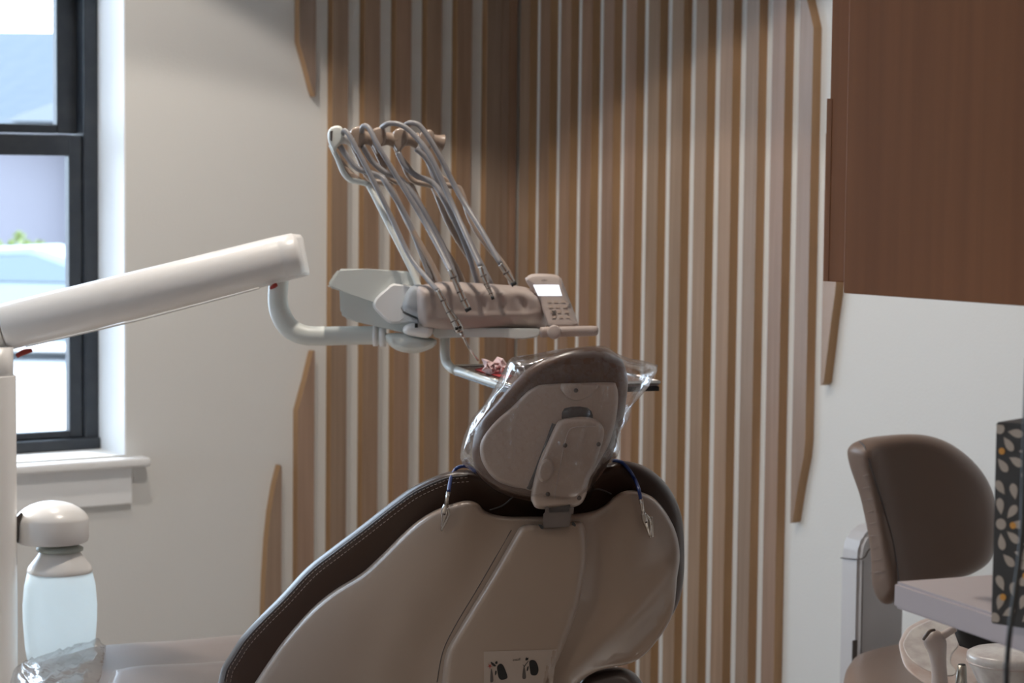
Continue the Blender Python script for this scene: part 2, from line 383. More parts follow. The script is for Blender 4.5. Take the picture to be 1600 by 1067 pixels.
# slats ---------------------------------------------------------------
TH = .0245; SW = .0445; PD = .0907
def two_tone(o, axis):
    """face material on the broad side, edge wood on the narrow sides"""
    me = o.data; me.materials.append(m_edge)
    for f in me.polygons:
        if abs(f.normal[axis]) < .7: f.material_index = 1
    return o
def slat(wall, axis, poly):
    """poly: (along, z) outline on the wall; axis 1 = left wall (y=0), 0 = right wall (x=0)"""
    bm = bmesh.new()
    if axis == 1: prism(bm, [Vector((u, 0, z)) for u, z in poly], Vector((0, -TH, 0)), 0)
    else: prism(bm, [Vector((0, u, z)) for u, z in poly], Vector((-TH, 0, 0)), 0)
    o = obj('slat', bm, m_slat, wall, False)
    # own origin so each board carries its own grain
    return two_tone(o, axis)
for k in range(6):
    x1 = -.0745-PD*k
    slat(wall_left, 1, [(x1-SW, .0), (x1, .0), (x1, H-.004), (x1-SW, H-.004)])
xc = onplane(808, 150, 1, -TH).x
for x0, x1 in ((-.0735, (xc-.0735)/2-.0008), ((xc-.0735)/2+.0008, xc)): slat(wall_left, 1, [(x0, 0), (x1, 0), (x1, H-.004), (x0, H-.004)])
def lp(x, y): q = onplane(x, y, 1, -TH); return (q.x, q.z)
def rp(x, y): q = onplane(x, y, 0, -TH); return (q.y, q.z)
xa = -.0745-PD*6; TSW = SW
slat(wall_left, 1, [(xa-SW-.002, H-.004), (xa-SW-.002, lp(461, 65)[1]), (xa-SW+.016, lp(473, 100)[1]), (xa-.010, lp(485, 140)[1]), (xa-.003, lp(489, 151)[1]), (xa, lp(492, 149)[1]), (xa, H-.004)])
slat(wall_left, 1, [(xa-SW-.002, 0), (xa, 0), (xa, lp(488, 548)[1]), (xa-.005, lp(486, 549)[1]), (xa-.024, lp(472, 595)[1]), (xa-SW-.002, lp(457, 642)[1])])
xb = -.0745-PD*7
slat(wall_left, 1, [(xb-.048, 0), (xb, 0), (xb, lp(436, 730)[1]), (xb-.004, lp(434, 727)[1]), (xb-.018, lp(425, 760)[1]), (xb-.030, lp(417, 800)[1]), (xb-.038, lp(411, 845)[1]), (xb-.044, lp(407, 900)[1]), (xb-.047, lp(405, 960)[1])])
for k in range(12):
    y0 = -.081-PD*k
    slat(wall_right, 0, [(y0+SW, 0), (y0, 0), (y0, H-.004), (y0+SW, H-.004)]) if k < 12 else None
y0 = -.081-PD*12
slat(wall_right, 0, [(y0+SW, rp(1238, 818)[1]), (y0+SW-.008, rp(1240, 815)[1]), (y0+.022, rp(1250, 765)[1]), (y0+.004, rp(1262, 715)[1]), (y0, rp(1266, 690)[1]), (y0, rp(1283, 42)[1]), (y0+.022, rp(1268, 0)[1]), (y0+.036, rp(1258, -35)[1]), (y0+SW, rp(1252, -50)[1])])
y0 = -.081-PD*13
slat(wall_right, 0, [(y0+SW, rp(1282, 602)[1]), (y0+SW-.010, rp(1289, 598)[1]), (y0+.024, rp(1298, 550)[1]), (y0+.014, rp(1307, 500)[1]), (y0+.004, rp(1310, 460)[1]), (y0, rp(1312, 430)[1]), (y0, 1.58), (y0+SW, 1.60)])

# ------------------------------------------------------------------ outdoors
GZ = -.6
struct('floor_outdoors', boxm((-70, -60, GZ-.2), (60, 90, GZ)), mat('pale_pavement', (.42, .42, .43), .9, var=(.4, (.36, .36, .38))))
def op(x, y, d): return unproj(x, y, d)
m_hw = mat('house_wall', (.17, .16, .18), .9); m_hr = mat('house_roof', (.05, .066, .082), .9, bump=(3, .5, .05)); m_hr2 = mat('gable_light', (.15, .16, .17), .9)
c0 = op(60, 420, 42); 
hs = thing('house', (c0.x, c0.y, GZ), 'pale grey house with a pitched roof seen through the window', 'house')
def yaw_box(bm, cen, half, z0, z1, bev=0, rot=None):
    r = _a if rot is None else rot
    m = Matrix.Translation(Vector((cen.x, cen.y, 0)))@Matrix.Rotation(-r, 4, 'Z')
    box(bm, (-half[0], -half[1], z0), (half[0], half[1], z1), bev, 2, m)
bm = bmesh.new(); yaw_box(bm, c0+F0*3, (7, 3), GZ, op(60, 205, 42).z); obj('wall', bm, m_hw, hs, False)
zr, ze = op(60, 52, 45).z, op(60, 205, 42).z
bm = bmesh.new(); mm = Matrix.Translation(Vector((c0.x, c0.y, 0))+F0*3)@Matrix.Rotation(-_a, 4, 'Z')
prism(bm, [mm@Vector((-7.3, -3.4, ze)), mm@Vector((-7.3, 3.4, ze)), mm@Vector((-7.3, 0, zr))], mm.to_3x3()@Vector((14.6, 0, 0))); obj('roof', bm, m_hr, hs, False)
bm = bmesh.new(); q = c0-F0*1.2+R0*1.1
prism(bm, [Vector((q.x, q.y, 0))+R0*(-1.5)+Z*(ze+.15), Vector((q.x, q.y, 0))+R0*2.4+Z*(ze+.15), Vector((q.x, q.y, 0))+R0*1.2+Z*(ze+1.15)], F0*2.5); obj('gable', bm, m_hr2, hs, False)
bm = bmesh.new(); q = unproj(121, 300, 41.5); yaw_box(bm, Vector((q.x, q.y, 0)), (.14, .2), GZ, ze); obj('column', bm, mat('stone_column', (.10, .10, .125), .9, bump=(4, 1, .1)), hs, False)
m_leaf = mat('hedge_leaf', (.17, .21, .06), .9, bump=(3, 1, .2))
def shrub(x, y, d, r, lab):
    c = op(x, y, d); bm = bmesh.new()
    for k in range(90):
        v = Vector((random.gauss(0, 1), random.gauss(0, 1), random.gauss(0, 1))).normalized()*r*random.uniform(.5, 1)
        s = r*.28; n = Vector((random.gauss(0, 1), random.gauss(0, 1), random.gauss(0, 1))).normalized(); a = n.orthogonal()*s; b = n.cross(a.normalized())*s*.6
        vs = [bm.verts.new(c+v+a), bm.verts.new(c+v+b), bm.verts.new(c+v-a), bm.verts.new(c+v-b)]; bm.faces.new(vs)
    t = thing('shrub', (c.x, c.y, GZ), lab, 'shrub', 'shrubs by the house outside'); o = obj('foliage', bm, m_leaf, t, False); o['kind'] = 'stuff'
    obj('stem', tube([Vector((c.x, c.y, GZ)), c], [.05, .03], 6, sub=1), m_leaf, t)
shrub(-5, 388, 34, .14, 'leftmost small green shrub beyond the car'); shrub(31, 384, 35, .20, 'taller middle green shrub beyond the car'); shrub(60, 386, 34, .12, 'smallest green shrub, right of the other two')
# parked car: body profile along its length
m_car = mat('car_paint', (.20, .235, .25), .3); m_cg = mat('car_glass', (.12, .15, .17), .15); m_tyre = mat('tyre', (.10, .10, .12), .8); m_rim = mat('rim', (.3, .31, .33), .4)
cc = op(95, 557, 26); car = thing('car', (cc.x, cc.y, GZ), 'pale silver car parked on the pavement outside the window', 'car')
mc = Matrix.Translation(Vector((cc.x, cc.y, GZ)))@Matrix.Rotation(-_a, 4, 'Z')
prof = [(-3.6, .25), (-3.65, .75), (-3.3, .95), (-2.4, 1.05), (-1.6, 1.42), (-.4, 1.5), (.15, 1.28), (.75, .98), (1.3, .85), (1.45, .5), (1.4, .25)]
prof = [(x, z*.84) for x, z in prof]
bm = bmesh.new(); prism(bm, [mc@Vector((x+.3, -.85, z)) for x, z in prof], mc.to_3x3()@Vector((0, 1.7, 0)), .06); angle_smooth(obj('body', bm, m_car, car), 30)
bm = bmesh.new(); prism(bm, [mc@Vector((x+.3, -.87, z*.84)) for x, z in ((-2.2, 1.05), (-1.5, 1.36), (-.45, 1.42), (.05, 1.2), (.35, 1.03))], mc.to_3x3()@Vector((0, 1.74, 0)), .02); obj('side_window', bm, m_cg, car, False)
for wx in (.62, -2.3):
    for sy in (-.78, .78):
        cw = mc@Vector((wx, sy, .3)); ax = mc.to_3x3()@Vector((0, 1, 0))
        wo = obj('wheel', lathe([(.18, -.11), (.28, -.11), (.31, -.07), (.31, .07), (.28, .11), (.18, .11)], cw, 20, ax), m_tyre, car)
        obj('rim', lathe([(.02, -.12), (.17, -.115), (.18, 0), (.17, .115), (.02, .12)], cw, 12, ax), m_rim, wo)

# ------------------------------------------------------------------ wall cabinet (upper right)
q = unproj(1317, 458, 2.4); CX, CY, CZ = q.x, q.y, q.z
cab = thing('wall_cabinet', (CX, CY, CZ), 'brown wood laminate wall cabinet hanging over the counter', 'cabinet')
bm = bmesh.new(); yt = CY+.049
box(bm, (CX+.020, -6.2, CZ+.010), (PX, yt, 2.60), .0015); obj('body', bm, m_cab, cab, False)
obj('side_panel', boxm((CX+.0195, yt-.004, CZ+.010), (CX+.030, yt+.004, unproj(1292, 152, 2.4).z)), m_cab, cab, False)
for k in range(3):
    y1 = CY-k*.903; d = obj('door', boxm((CX, y1-.90, CZ), (CX+.019, y1, 2.62), .0015), m_cab, cab, False)
obj('filler_panel', boxm((CX+.02, CY-.02, 2.60), (PX, CY+.049, H)), m_cab, cab, False)

# ------------------------------------------------------------------ counter
ZC = unproj(1395, 908, 2.30).z
a = onplane(1396, 908, 2, ZC); b = onplane(1552, 897, 2, ZC); c = onplane(1545, 957, 2, ZC)
ub = (b-a).normalized(); uc = (c-a).normalized()
ctr = thing('counter', (a.x+ub.x*.5, a.y+ub.y*.5, 0), 'mauve grey laminate countertop with a square edge in front of the stool', 'counter')
A2 = a; poly = [A2, A2+uc*1.9, A2+uc*1.9+ub*.58, A2+ub*.58]
bm = bmesh.new(); prism(bm, poly, Z*-.027, .003); wt = angle_smooth(obj('worktop', bm, m_count, ctr), 40); wt.data.materials.append(m_count_shade)
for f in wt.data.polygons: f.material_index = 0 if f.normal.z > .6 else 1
bb = [A2+uc*.62+ub*.22, A2+uc*1.85+ub*.05, A2+uc*1.85+ub*.56, A2+uc*.62+ub*.56]
bm = bmesh.new(); prism(bm, [p-Z*.027 for p in bb], -Z*(ZC-.027-.0), .003); obj('base_cabinet', bm, m_cab, ctr, False)

# tissue box -----------------------------------------------------------
db = 2.13
p0 = onplane(1548, 974, 2, ZC); 
tb = thing('tissue_box', p0, 'black tissue box printed with beige petals and orange dots, on the counter', 'box')
ud = Vector((.30, -1, 0)).normalized(); vd = Vector((1, .30, 0)).normalized()
hb = (unproj(1560, 657, (p0-CAM).dot(FW))-p0).z
bm = bmesh.new(); prism(bm, [p0, p0+ud*.115, p0+ud*.115+vd*.115, p0+vd*.115], Z*hb, .0012); obj('carton', bm, m_pb, tb, False)
bmt = bmesh.new(); bmd = bmesh.new()
nb = -vd
def face_pt(u, z): return p0+ud*u+Z*z+nb*.0006
def petal(bm, u, z, ang, L, W):
    pr = [(0, 0), (.12, .25), (.35, .75), (.6, 1), (.8, .9), (.93, .55), (1, 0)]
    pts = [(t*L, w*W/2) for t, w in pr]+[(t*L, -w*W/2) for t, w in pr[-2:0:-1]]
    ca, sa = math.cos(ang), math.sin(ang)
    vs = [bm.verts.new(face_pt(min(max(u+x*ca-y*sa, .001), .114), min(max(z+x*sa+y*ca, .002), hb-.002))) for x, y in pts]
    try: bm.faces.new(vs)
    except ValueError: pass
def dot(u, z, r):
    vs = [bmd.verts.new(face_pt(max(u+r*math.cos(t*math.pi/5), .001), z+r*math.sin(t*math.pi/5))+nb*.0003) for t in range(10)]; bmd.faces.new(vs)
CEN = [(.008, hb*.50), (.066, hb*.28), (.066, hb*.74), (.004, hb*.03), (.004, hb*.97), (.115, hb*.5), (.115, hb*.02), (.115, hb*.98)]
for ci, (u0, z0) in enumerate(CEN):
    vs = [bmt.verts.new(face_pt(min(max(u0+.0052*math.cos(t*math.pi/6), .001), .114), min(max(z0+.0052*math.sin(t*math.pi/6), .002), hb-.002))) for t in range(12)]; bmt.faces.new(vs)
    for r_, n_, L_, W_, tw in ((.0085, 8, .0155, .0078, .15), (.0275, 15, .0150, .0080, .75), (.0440, 20, .0140, .0075, -.7)):
        for k in range(n_):
            an = 2*math.pi*(k+.5*(r_ > .02)+.17*ci)/n_
            uu, zz = u0+r_*math.cos(an), z0+r_*math.sin(an); um, zm_ = uu+L_*.5*math.cos(an), zz+L_*.5*math.sin(an)
            own = min(range(len(CEN)), key=lambda c: (CEN[c][0]-um)**2+(CEN[c][1]-zm_)**2)
            if own == ci and 0 <= um <= .112 and .003 <= zm_ <= hb-.003: petal(bmt, uu, zz, an+tw, L_, W_)
for u, z in ((.020, .50), (.007, .86), (.031, .70), (.012, .14), (.034, .26), (.06, .5), (.07, .8)): dot(u, z*hb, .0032)
obj('petal_print', bmt, m_pet, tb, False)['kind'] = 'stuff'; obj('dot_print', bmd, m_dot, tb, False)['kind'] = 'stuff'
cbm = ptube([(1606, 560, 1.75), (1601, 700, 1.75), (1597, 830, 1.74), (1588, 915, 1.73), (1579, 978, 1.72), (1574, 1030, 1.72), (1572, 1100, 1.72), (1566, 1600, 1.75)], 4.6, 10)
cord = obj('cord', cbm, m_dark, None); tag(cord, 'black cord hanging down in front of the tissue box', 'cord')

# ------------------------------------------------------------------ stool
SD = 4.2
stl = thing('stool', unproj(1440, 1050, SD)*1, 'brown leather operator stool with a curved backrest behind the counter', 'stool')
stl.location.z = 0; ORG[stl.name] = Vector((stl.location.x, stl.location.y, 0))
so = [(1324, 708), (1328, 697), (1340, 689), (1368, 682), (1420, 678), (1456, 682), (1488, 695), (1520, 720), (1544, 752), (1557, 790), (1560, 830), (1554, 862), (1543, 881), (1520, 896), (1490, 906), (1450, 916), (1415, 930), (1398, 941), (1384, 944), (1372, 936), (1363, 912), (1361, 872), (1356, 832), (1344, 776), (1329, 732)]
def sd_(x, y): return SD+.0009*(x-1440)*.35-.0000045*(x-1455)**2*-1*.35+.0003*(y-800)
def sex(x, y): # soft crest along the left side, hollow beyond it
    cx = 1352+max(0, (y-690))*.17+((y-690)/250)**2*12
    return .020*math.exp(-((x-cx)/16)**2)-.012*math.exp(-((x-cx-75)/50)**2)
S = Slab(so, sd_, .045, .045, 22, grid=10, extra=sex); obj('backrest', S.data, m_stool, stl)
seam = [(1343, 690), (1352, 700), (1364, 740), (1380, 790), (1394, 840), (1401, 880), (1404, 908), (1402, 935)]
obj('seam', tube([unproj(x, y, S.front(x, y, .0005)) for x, y in seam], .0016, 6), m_slot, stl)
bm = bmesh.new()
for k in range(9):
    x, y = 1354+k*2.1, 742+k*19; L = 5+3*(k % 3)
    tube([unproj(x+t*L, y-t*1.5, S.front(x+t*L, y-t*1.5, .0006)) for t in (-1, 0, 1)], [.0004, .001, .0004], 5, bm, 2)
o = obj('crease', bm, m_stool, stl); o['kind'] = 'stuff'
zs = .60; se = [(1318, 1066), (1326, 1046), (1338, 1034), (1364, 1024), (1406, 1015), (1460, 1010), (1520, 1018), (1560, 1045), (1575, 1080), (1560, 1130), (1500, 1165), (1420, 1170), (1350, 1140), (1322, 1100)]
S2 = Slab(se, 4, .03, .05, 26, grid=14, pn=hplane(zs-.02)); obj('seat', S2.data, m_stool, stl)
bs = stl.location+Vector((0, 0, 0)); sc_ = onplane(1448, 1085, 2, zs); bs = Vector((sc_.x, sc_.y, 0))
obj('gas_lift', lathe([(.03, .06), (.03, .3), (.018, .3), (.018, zs-.06)], bs, 16), m_steel, stl)
back0 = unproj(1470, 880, SD+.06)
obj('back_bar', tube([bs+Z*(zs-.09), bs+Z*(zs-.09)+Vector((.12, .06, 0)), Vector((back0.x, back0.y, zs)), back0], .012, 10), m_steel, stl)
for k in range(5):
    an = k*2*math.pi/5; d = Vector((math.cos(an), math.sin(an), 0))
    l_ = obj('leg', tube([bs+Z*.09, bs+d*.16+Z*.085, bs+d*.27+Z*.07], [.025, .02, .015], 8), m_steel, stl)
    obj('castor', lathe([(.012, -.012), (.03, -.012), (.03, .012), (.012, .012)], bs+d*.27+Z*.03, 14, Vector((-d.y, d.x, 0))), m_dark, l_)

# white upright housing behind the stool
q = unproj(1314, 1060, 4.50); hx, hy = q.x, q.y
ua = thing('cabinet_post', (hx, hy, 0), 'slim white upright housing behind the stool, with rounded top', 'post')
ztop = unproj(1335, 818, 4.5).z
prf = [(0, 0), (.125, 0), (.125, ztop+.004), (.050, ztop), (.030, ztop-.006), (.014, ztop-.018), (.004, ztop-.034), (0, ztop-.055)]
bm = bmesh.new(); prism(bm, [Vector((hx+u, hy-.045, z)) for u, z in prf], Vector((0, .055, 0)), .007); angle_smooth(obj('housing', bm, m_post, ua), 50)
obj('cap_seam', tube([Vector((hx-.0003, hy+.008, ztop-.066)), Vector((hx-.0003, hy-.038, ztop-.062)), Vector((hx+.014, hy-.0455, ztop-.058)), Vector((hx+.035, hy-.0455, ztop-.040)), Vector((hx+.12, hy-.0455, ztop-.032))], .0012, 6), m_slot, ua)
obj('front_joint', tube([Vector((hx+.010, hy-.0455, .02)), Vector((hx+.010, hy-.0455, ztop-.065))], .001, 6, sub=1), m_slot, ua)
a_ = onplane(1331, 1036, 1, hy-.045); 
obj('latch', boxm((a_.x, hy-.047, a_.z), (a_.x+.012, hy-.044, a_.z+.045), .001), m_slot, ua, False)

# ------------------------------------------------------------------ assistant unit (lower right)
au = thing('assistant_unit', unproj(1470, 1060, 3.3), 'assistant instrument stand with a round marbled shelf under the counter', 'dental unit')
au.location.z = 0; ORG[au.name] = Vector((au.location.x, au.location.y, 0))
dk = [(1405, 1011), (1407, 998), (1418, 981), (1439, 969), (1465, 962), (1500, 964), (1535, 985), (1550, 1020), (1535, 1060), (1500, 1085), (1465, 1078), (1436, 1062), (1414, 1042)]
def dd_(x, y): return 3.42-.0016*(y-1010)+.0002*(x-1460)
SDk = Slab(dk, dd_, .006, .030, 7, grid=10); obj('shelf_rim', SDk.data, m_marble, au)
tk = [(1411, 1008), (1415, 996), (1424, 983), (1440, 974), (1460, 967), (1478, 970), (1490, 988), (1498, 1007), (1488, 1022), (1486, 1036), (1494, 1048), (1488, 1056), (1465, 1054), (1440, 1043), (1420, 1027)]
SDt = Slab(tk, lambda x, y: dd_(x, y)-.0055, .003, .004, 3, grid=10); obj('shelf_top', SDt.data, m_bowl, au)
db_ = unproj(1520, 1000, 3.38)
Sb = Slab([(1484, 968), (1560, 970), (1575, 1004), (1548, 1010), (1524, 1018), (1499, 1009)], 3.30, .012, .012, 4, grid=10, sub=1); obj('black_bracket', Sb.data, m_dark, au)
# stand below, out of the frame
st0 = unproj(1480, 1080, 3.45); obj('stand', tube([Vector((st0.x, st0.y, 0)), Vector((st0.x, st0.y, st0.z))], .03, 16, sub=1), m_white, au)
obj('foot', lathe([(.18, 0), (.18, .02), (.05, .04)], Vector((st0.x, st0.y, 0)), 24), m_white, au)
# bowl
bc = unproj(1582, 1028, 3.1); s = 3.1/FP
bw = thing('rinse_bowl', bc, 'round speckled cream rinse bowl right of the suction handpiece', 'bowl')
obj('basin', lathe([(26*s, -.11), (34*s, -.10), (50*s, -.040), (60*s, -.022), (68*s, -.008), (71*s, 0), (70*s, .006), (64*s, .009), (40*s, .012), (10*s, .013)], bc, 40), m_bowl, bw)
obj('rim_seam', lathe([(69.6*s, -.0065), (71.6*s, -.005), (69.6*s, -.0035)], bc, 40), m_marble, bw)
obj('pedestal', tube([Vector((bc.x, bc.y, 0)), bc-Z*.1], .05, 20, sub=1), m_white, bw)
obj('foot', lathe([(.12, 0), (.12, .02), (.05, .04)], Vector((bc.x, bc.y, 0)), 24), m_white, bw)
# suction handpiece
D3 = 3.2
hv = thing('suction_handpiece', unproj(1468, 1067, D3), 'taupe suction handpiece standing in front of the round marbled shelf', 'handpiece')
So = Slab([(1442, 1001), (1445, 993), (1452, 986), (1459, 983), (1467, 985), (1474, 992), (1479, 1003), (1479, 1020), (1479, 1040), (1482, 1075), (1486, 1130), (1452, 1130), (1455, 1075), (1455, 1045), (1451, 1022), (1445, 1010)], D3, .016, .016, 17, grid=8); obj('grip', So.data, m_taupe, hv)
obj('nozzle', ptube([(1466, 997, D3), (1476, 991, D3-.003), (1492, 981, D3-.01)], [6.5, 6.5, 6], 14), m_taupe, hv)
obj('nozzle_collar', ptube([(1468, 995.5, D3), (1470, 994.5, D3)], 8.5, 14, sub=1), m_slot, hv)
obj('valve_lever', ptube([(1443, 999, D3-.012), (1447, 993, D3-.016), (1453, 986, D3-.018), (1461, 984, D3-.017)], [2.5, 3, 3, 2], 8), m_dsteel, hv)
zz = unproj(1468, 1130, D3); obj('hose', tube([zz+Z*.02, zz-Z*.2, zz-Z*.4+Vector((.05, .05, 0)), Vector((st0.x-.05, st0.y, .1))], .012, 10), m_hose, hv)
tipb = thing('suction_tip', unproj(1503, 1067, D3), 'short tapered silver nozzle beside the bowl, dark mouth upward', 'nozzle')
obj('barrel', ptube([(1503, 1039, D3), (1502, 1068, D3), (1500, 1110, D3)], [7, 9.5, 11], 18, sub=1), mat('satin_metal', (.42, .39, .34), .35, metal=.7), tipb)
obj('mouth', lathe([(.0052, 0), (.0052, .0012)], unproj(1503, 1039, D3), 18), m_dark, tipb)

# ------------------------------------------------------------------ dental chair
def cdp(x, y): return 3.03+.00045*(y-800)+.00022*(x-870)+.0000010*(x-870)**2
ch = thing('dental_chair', (0, 0, 0), 'reclined dental chair with brown leather cushions and a beige plastic back', 'dental chair')
q = unproj(620, 1250, 3.5); ch.location = (q.x, q.y, 0); ORG[ch.name] = Vector((q.x, q.y, 0))
shell = [(398, 1067), (421, 1032), (447, 996), (486, 952), (522, 922), (564, 896), (597, 866), (626, 837), (652, 814), (678, 798), (707, 787), (730, 782), (746, 786), (757, 797), (774, 804), (801, 807), (847, 806), (896, 803), (927, 798), (945, 789), (960, 775), (976, 767), (995, 767), (1019, 776), (1037, 795), (1052, 821), (1060, 847), (1062, 874), (1058, 902), (1056, 927), (1052, 955), (1042, 979), (1025, 1003), (1006, 1024), (985, 1036), (954, 1043), (930, 1050), (908, 1064), (880, 1095), (840, 1150), (760, 1210), (620, 1240), (450, 1230), (360, 1180), (365, 1120)]
def shx(x, y):
    r = .016*math.exp(-(seg_d(x, y, (890, 1060), (1075, 880))/24)**2)
    g = -.018*math.exp(-(seg_d(x, y, (950, 810), (935, 930))/34)**2)
    l2 = -.012*math.exp(-(seg_d(x, y, (790, 830), (660, 1067))/50)**2)
    t = min(max(((x-905)*.75+(y-890)*.66)/175, 0), 1)
    return r+g+l2-.034*t**1.6
SH = Slab(shell, cdp, .030, .010, 9, grid=11, dome=.020, extra=shx); obj('back_shell', SH.data, m_plastic, ch)
cush = [(338, 1085), (342, 1062), (347, 1042), (359, 1022), (376, 996), (402, 967), (438, 931), (480, 886), (522, 853), (568, 818), (610, 785), (642, 762), (675, 746), (701, 737), (730, 734), (765, 740), (800, 748), (840, 752), (900, 748), (935, 732), (962, 720), (983, 721), (1004, 727), (1025, 740), (1044, 760), (1058, 785), (1066, 812), (1069, 845), (1069, 893), (1065, 924), (1058, 947), (1040, 975), (1000, 1010), (940, 1035), (880, 1080), (820, 1160), (740, 1220), (600, 1250), (430, 1240), (350, 1190), (335, 1130)]
def ccd(x, y): return cdp(x, y)+.052
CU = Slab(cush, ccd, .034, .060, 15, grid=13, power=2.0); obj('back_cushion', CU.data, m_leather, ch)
# piping, seams and stitches follow the cushion's outline
edge = [p for p in crom([(342, 1062), (347, 1042), (359, 1022), (376, 996), (402, 967), (438, 931), (480, 886), (522, 853), (568, 818), (610, 785), (642, 762), (675, 746), (701, 737), (730, 734)], 6)]
def inset(pl, k):
    o = []
    for i, p in enumerate(pl):
        t = pl[min(i+1, len(pl)-1)]-pl[max(i-1, 0)]; t = t/np.linalg.norm(t); o.append(p+np.array((-t[1], t[0]))*k)
    return o
for k in (9.0,):
    pl = inset(edge, k); obj('seam', tube([unproj(p[0], p[1], CU.front(p[0], p[1], .0002)) for p in pl[::2]], .0013, 6, sub=2), m_slot, ch)
def stitches(k, step=7.0, L=4.2, r=.00048):
    bm = bmesh.new(); pl = inset(edge, k); acc = 0; nxt = 0
    for i in range(len(pl)-1):
        a, b = pl[i], pl[i+1]; l = np.linalg.norm(b-a)
        while nxt < acc+l:
            p = a+(b-a)*(nxt-acc)/l; e = p+(b-a)/l*L
            tube([unproj(p[0], p[1], CU.front(p[0], p[1], .0005)), unproj(e[0], e[1], CU.front(e[0], e[1], .0005))], r, 5, bm, 1)
            nxt += step
        acc += l
    obj('stitching', bm, m_stitch, ch)['kind'] = 'stuff'
stitches(12.0); stitches(18.5)
obj('seam', tube([unproj(x, y, CU.front(x, y, .0002)) for x, y in ((765, 797), (785, 790), (800, 778), (812, 768), (815, 758))], .0012, 6), m_slot, ch)
obj('seam', tube([unproj(x, y, CU.front(x, y, .0002)) for x, y in ((955, 772), (942, 766), (930, 764), (912, 770))], .0012, 6), m_slot, ch)
# spine cover
spine = [(690, 1067), (697, 1020), (717, 982), (745, 936), (773, 890), (803, 838), (812, 824), (826, 819), (860, 819), (894, 815), (906, 815), (913, 822), (916, 841), (917, 869), (913, 899), (905, 939), (896, 970), (881, 1010), (866, 1044), (850, 1085), (815, 1160), (750, 1200), (695, 1190), (682, 1120)]
SP = Slab(spine, lambda x, y: cdp(x, y)-.045, .026, .012, 12, grid=9, power=2.3); obj('spine_cover', SP.data, m_plastic, ch)
obj('cover_joint', tube([unproj(x, y, SH.front(x, y, .0000)) for x, y in ((799, 828), (769, 880), (741, 928), (711, 978), (692, 1018), (683, 1065))], .0007, 6), m_slot, ch)
# headrest mounting bracket
bf = 2.955
def pbox(pts, d0, d1, bev=0):
    bm = bmesh.new(); a = [unproj(x, y, d0) for x, y in pts]; b = [unproj(x, y, d1) for x, y in pts]
    va = [bm.verts.new(p) for p in a]; vb = [bm.verts.new(p) for p in b]; k = len(pts)
    bm.faces.new(va); bm.faces.new(vb[::-1])
    for i in range(k): bm.faces.new([va[i], vb[i], vb[(i+1) % k], va[(i+1) % k]])
    if bev: bmesh.ops.bevel(bm, geom=list(bm.edges), offset=bev, segments=2, affect='EDGES')
    return bm
br = obj('headrest_bracket', pbox([(849, 801), (916-22, 799), (890, 823), (848, 825)], bf-.012, bf+.03, .001), m_dsteel, ch, False)
obj('bracket_ear', pbox([(852, 792), (858, 792), (858, 804), (851, 804)], bf-.013, bf-.001, .0006), m_dsteel, br, False)
obj('bracket_ear', pbox([(890, 792), (897, 792), (896, 803), (889, 803)], bf-.013, bf-.001, .0006), m_dsteel, br, False)
obj('bracket_slot', pbox([(841, 819), (849, 821), (849, 827), (845, 826)], bf-.013, bf+.002), m_dark, br, False)
obj('bracket_slot', pbox([(895, 814), (900, 820), (899, 823), (893, 820)], bf-.010, bf+.002), m_dark, br, False)
obj('slide_bar', pbox([(856, 780), (892, 778), (890, 804), (857, 805)], bf-.004, bf+.008, .001), m_slot, ch, False)
# headrest
def hdp(x, y): return 2.99-.0006*(y-700)*-.35+.0002*(x-860)
hc = [(740, 725), (738, 698), (746, 665), (770, 635), (800, 600), (830, 572), (860, 556), (890, 546), (926, 542), (952, 547), (969, 559), (978, 576), (981, 600), (978, 630), (974, 655), (966, 682), (958, 708), (942, 738), (915, 770), (880, 790), (815, 780), (779, 768), (752, 747)]
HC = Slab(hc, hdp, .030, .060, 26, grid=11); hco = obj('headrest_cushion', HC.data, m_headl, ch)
hp = [(750, 707), (753, 686), (773, 659), (800, 635), (822, 613), (836, 604), (850, 600), (900, 598), (955, 597), (963, 602), (966, 622), (962, 657), (952, 693), (935, 724), (912, 760), (885, 778), (850, 772), (820, 764), (798, 760), (773, 749), (756, 727)]
HP = Slab(hp, lambda x, y: hdp(x, y)-.026, .012, .004, 7, grid=11, dome=.003); obj('headrest_plate', HP.data, m_plast2, ch)
obj('plate_joint', tube([unproj(x, y, HP.front(x, y, .0004)) for x, y in ((866, 662), (856, 690), (846, 716), (836, 742), (826, 763))], .0034, 8), m_slot, ch)
hg = [(877, 600), (882, 616), (892, 624), (904, 626), (918, 621), (930, 610), (935, 600)]
obj('hinge_plate', Slab(hg, lambda x, y: hdp(x, y)-.040, .003, .003, 2, grid=8, sub=2).data, m_plast2, ch)
obj('hinge_recess', Slab([(882, 638), (918, 637), (926, 655), (905, 662), (880, 660)], lambda x, y: hdp(x, y)-.0395, .002, .003, 3, grid=8, sub=3).data, m_slot, ch)
ab = [(866, 668), (872, 658), (881, 654), (908, 651), (928, 654), (940, 663), (944, 678), (936, 708), (921, 750), (915, 776), (903, 790), (875, 794), (842, 795), (832, 786), (830, 770), (842, 722), (857, 688)]
AB = Slab(ab, lambda x, y: hdp(x, y)-.045, .020, .02, 9, grid=9, power=2.5); abo = obj('adjuster_arm', AB.data, m_plast2, ch)
obj('arm_bevel', tube([unproj(x, y, AB.front(x, y, .0002)) for x, y in ((866, 780), (872, 745), (880, 705), (886, 680), (896, 668), (930, 666))], .0007, 6), m_taupe, abo)
kpts = [(853+13*math.cos(t*math.pi/8)+3*math.sin(t*math.pi/8)*-1, 735+19*math.sin(t*math.pi/8)) for t in range(16)]
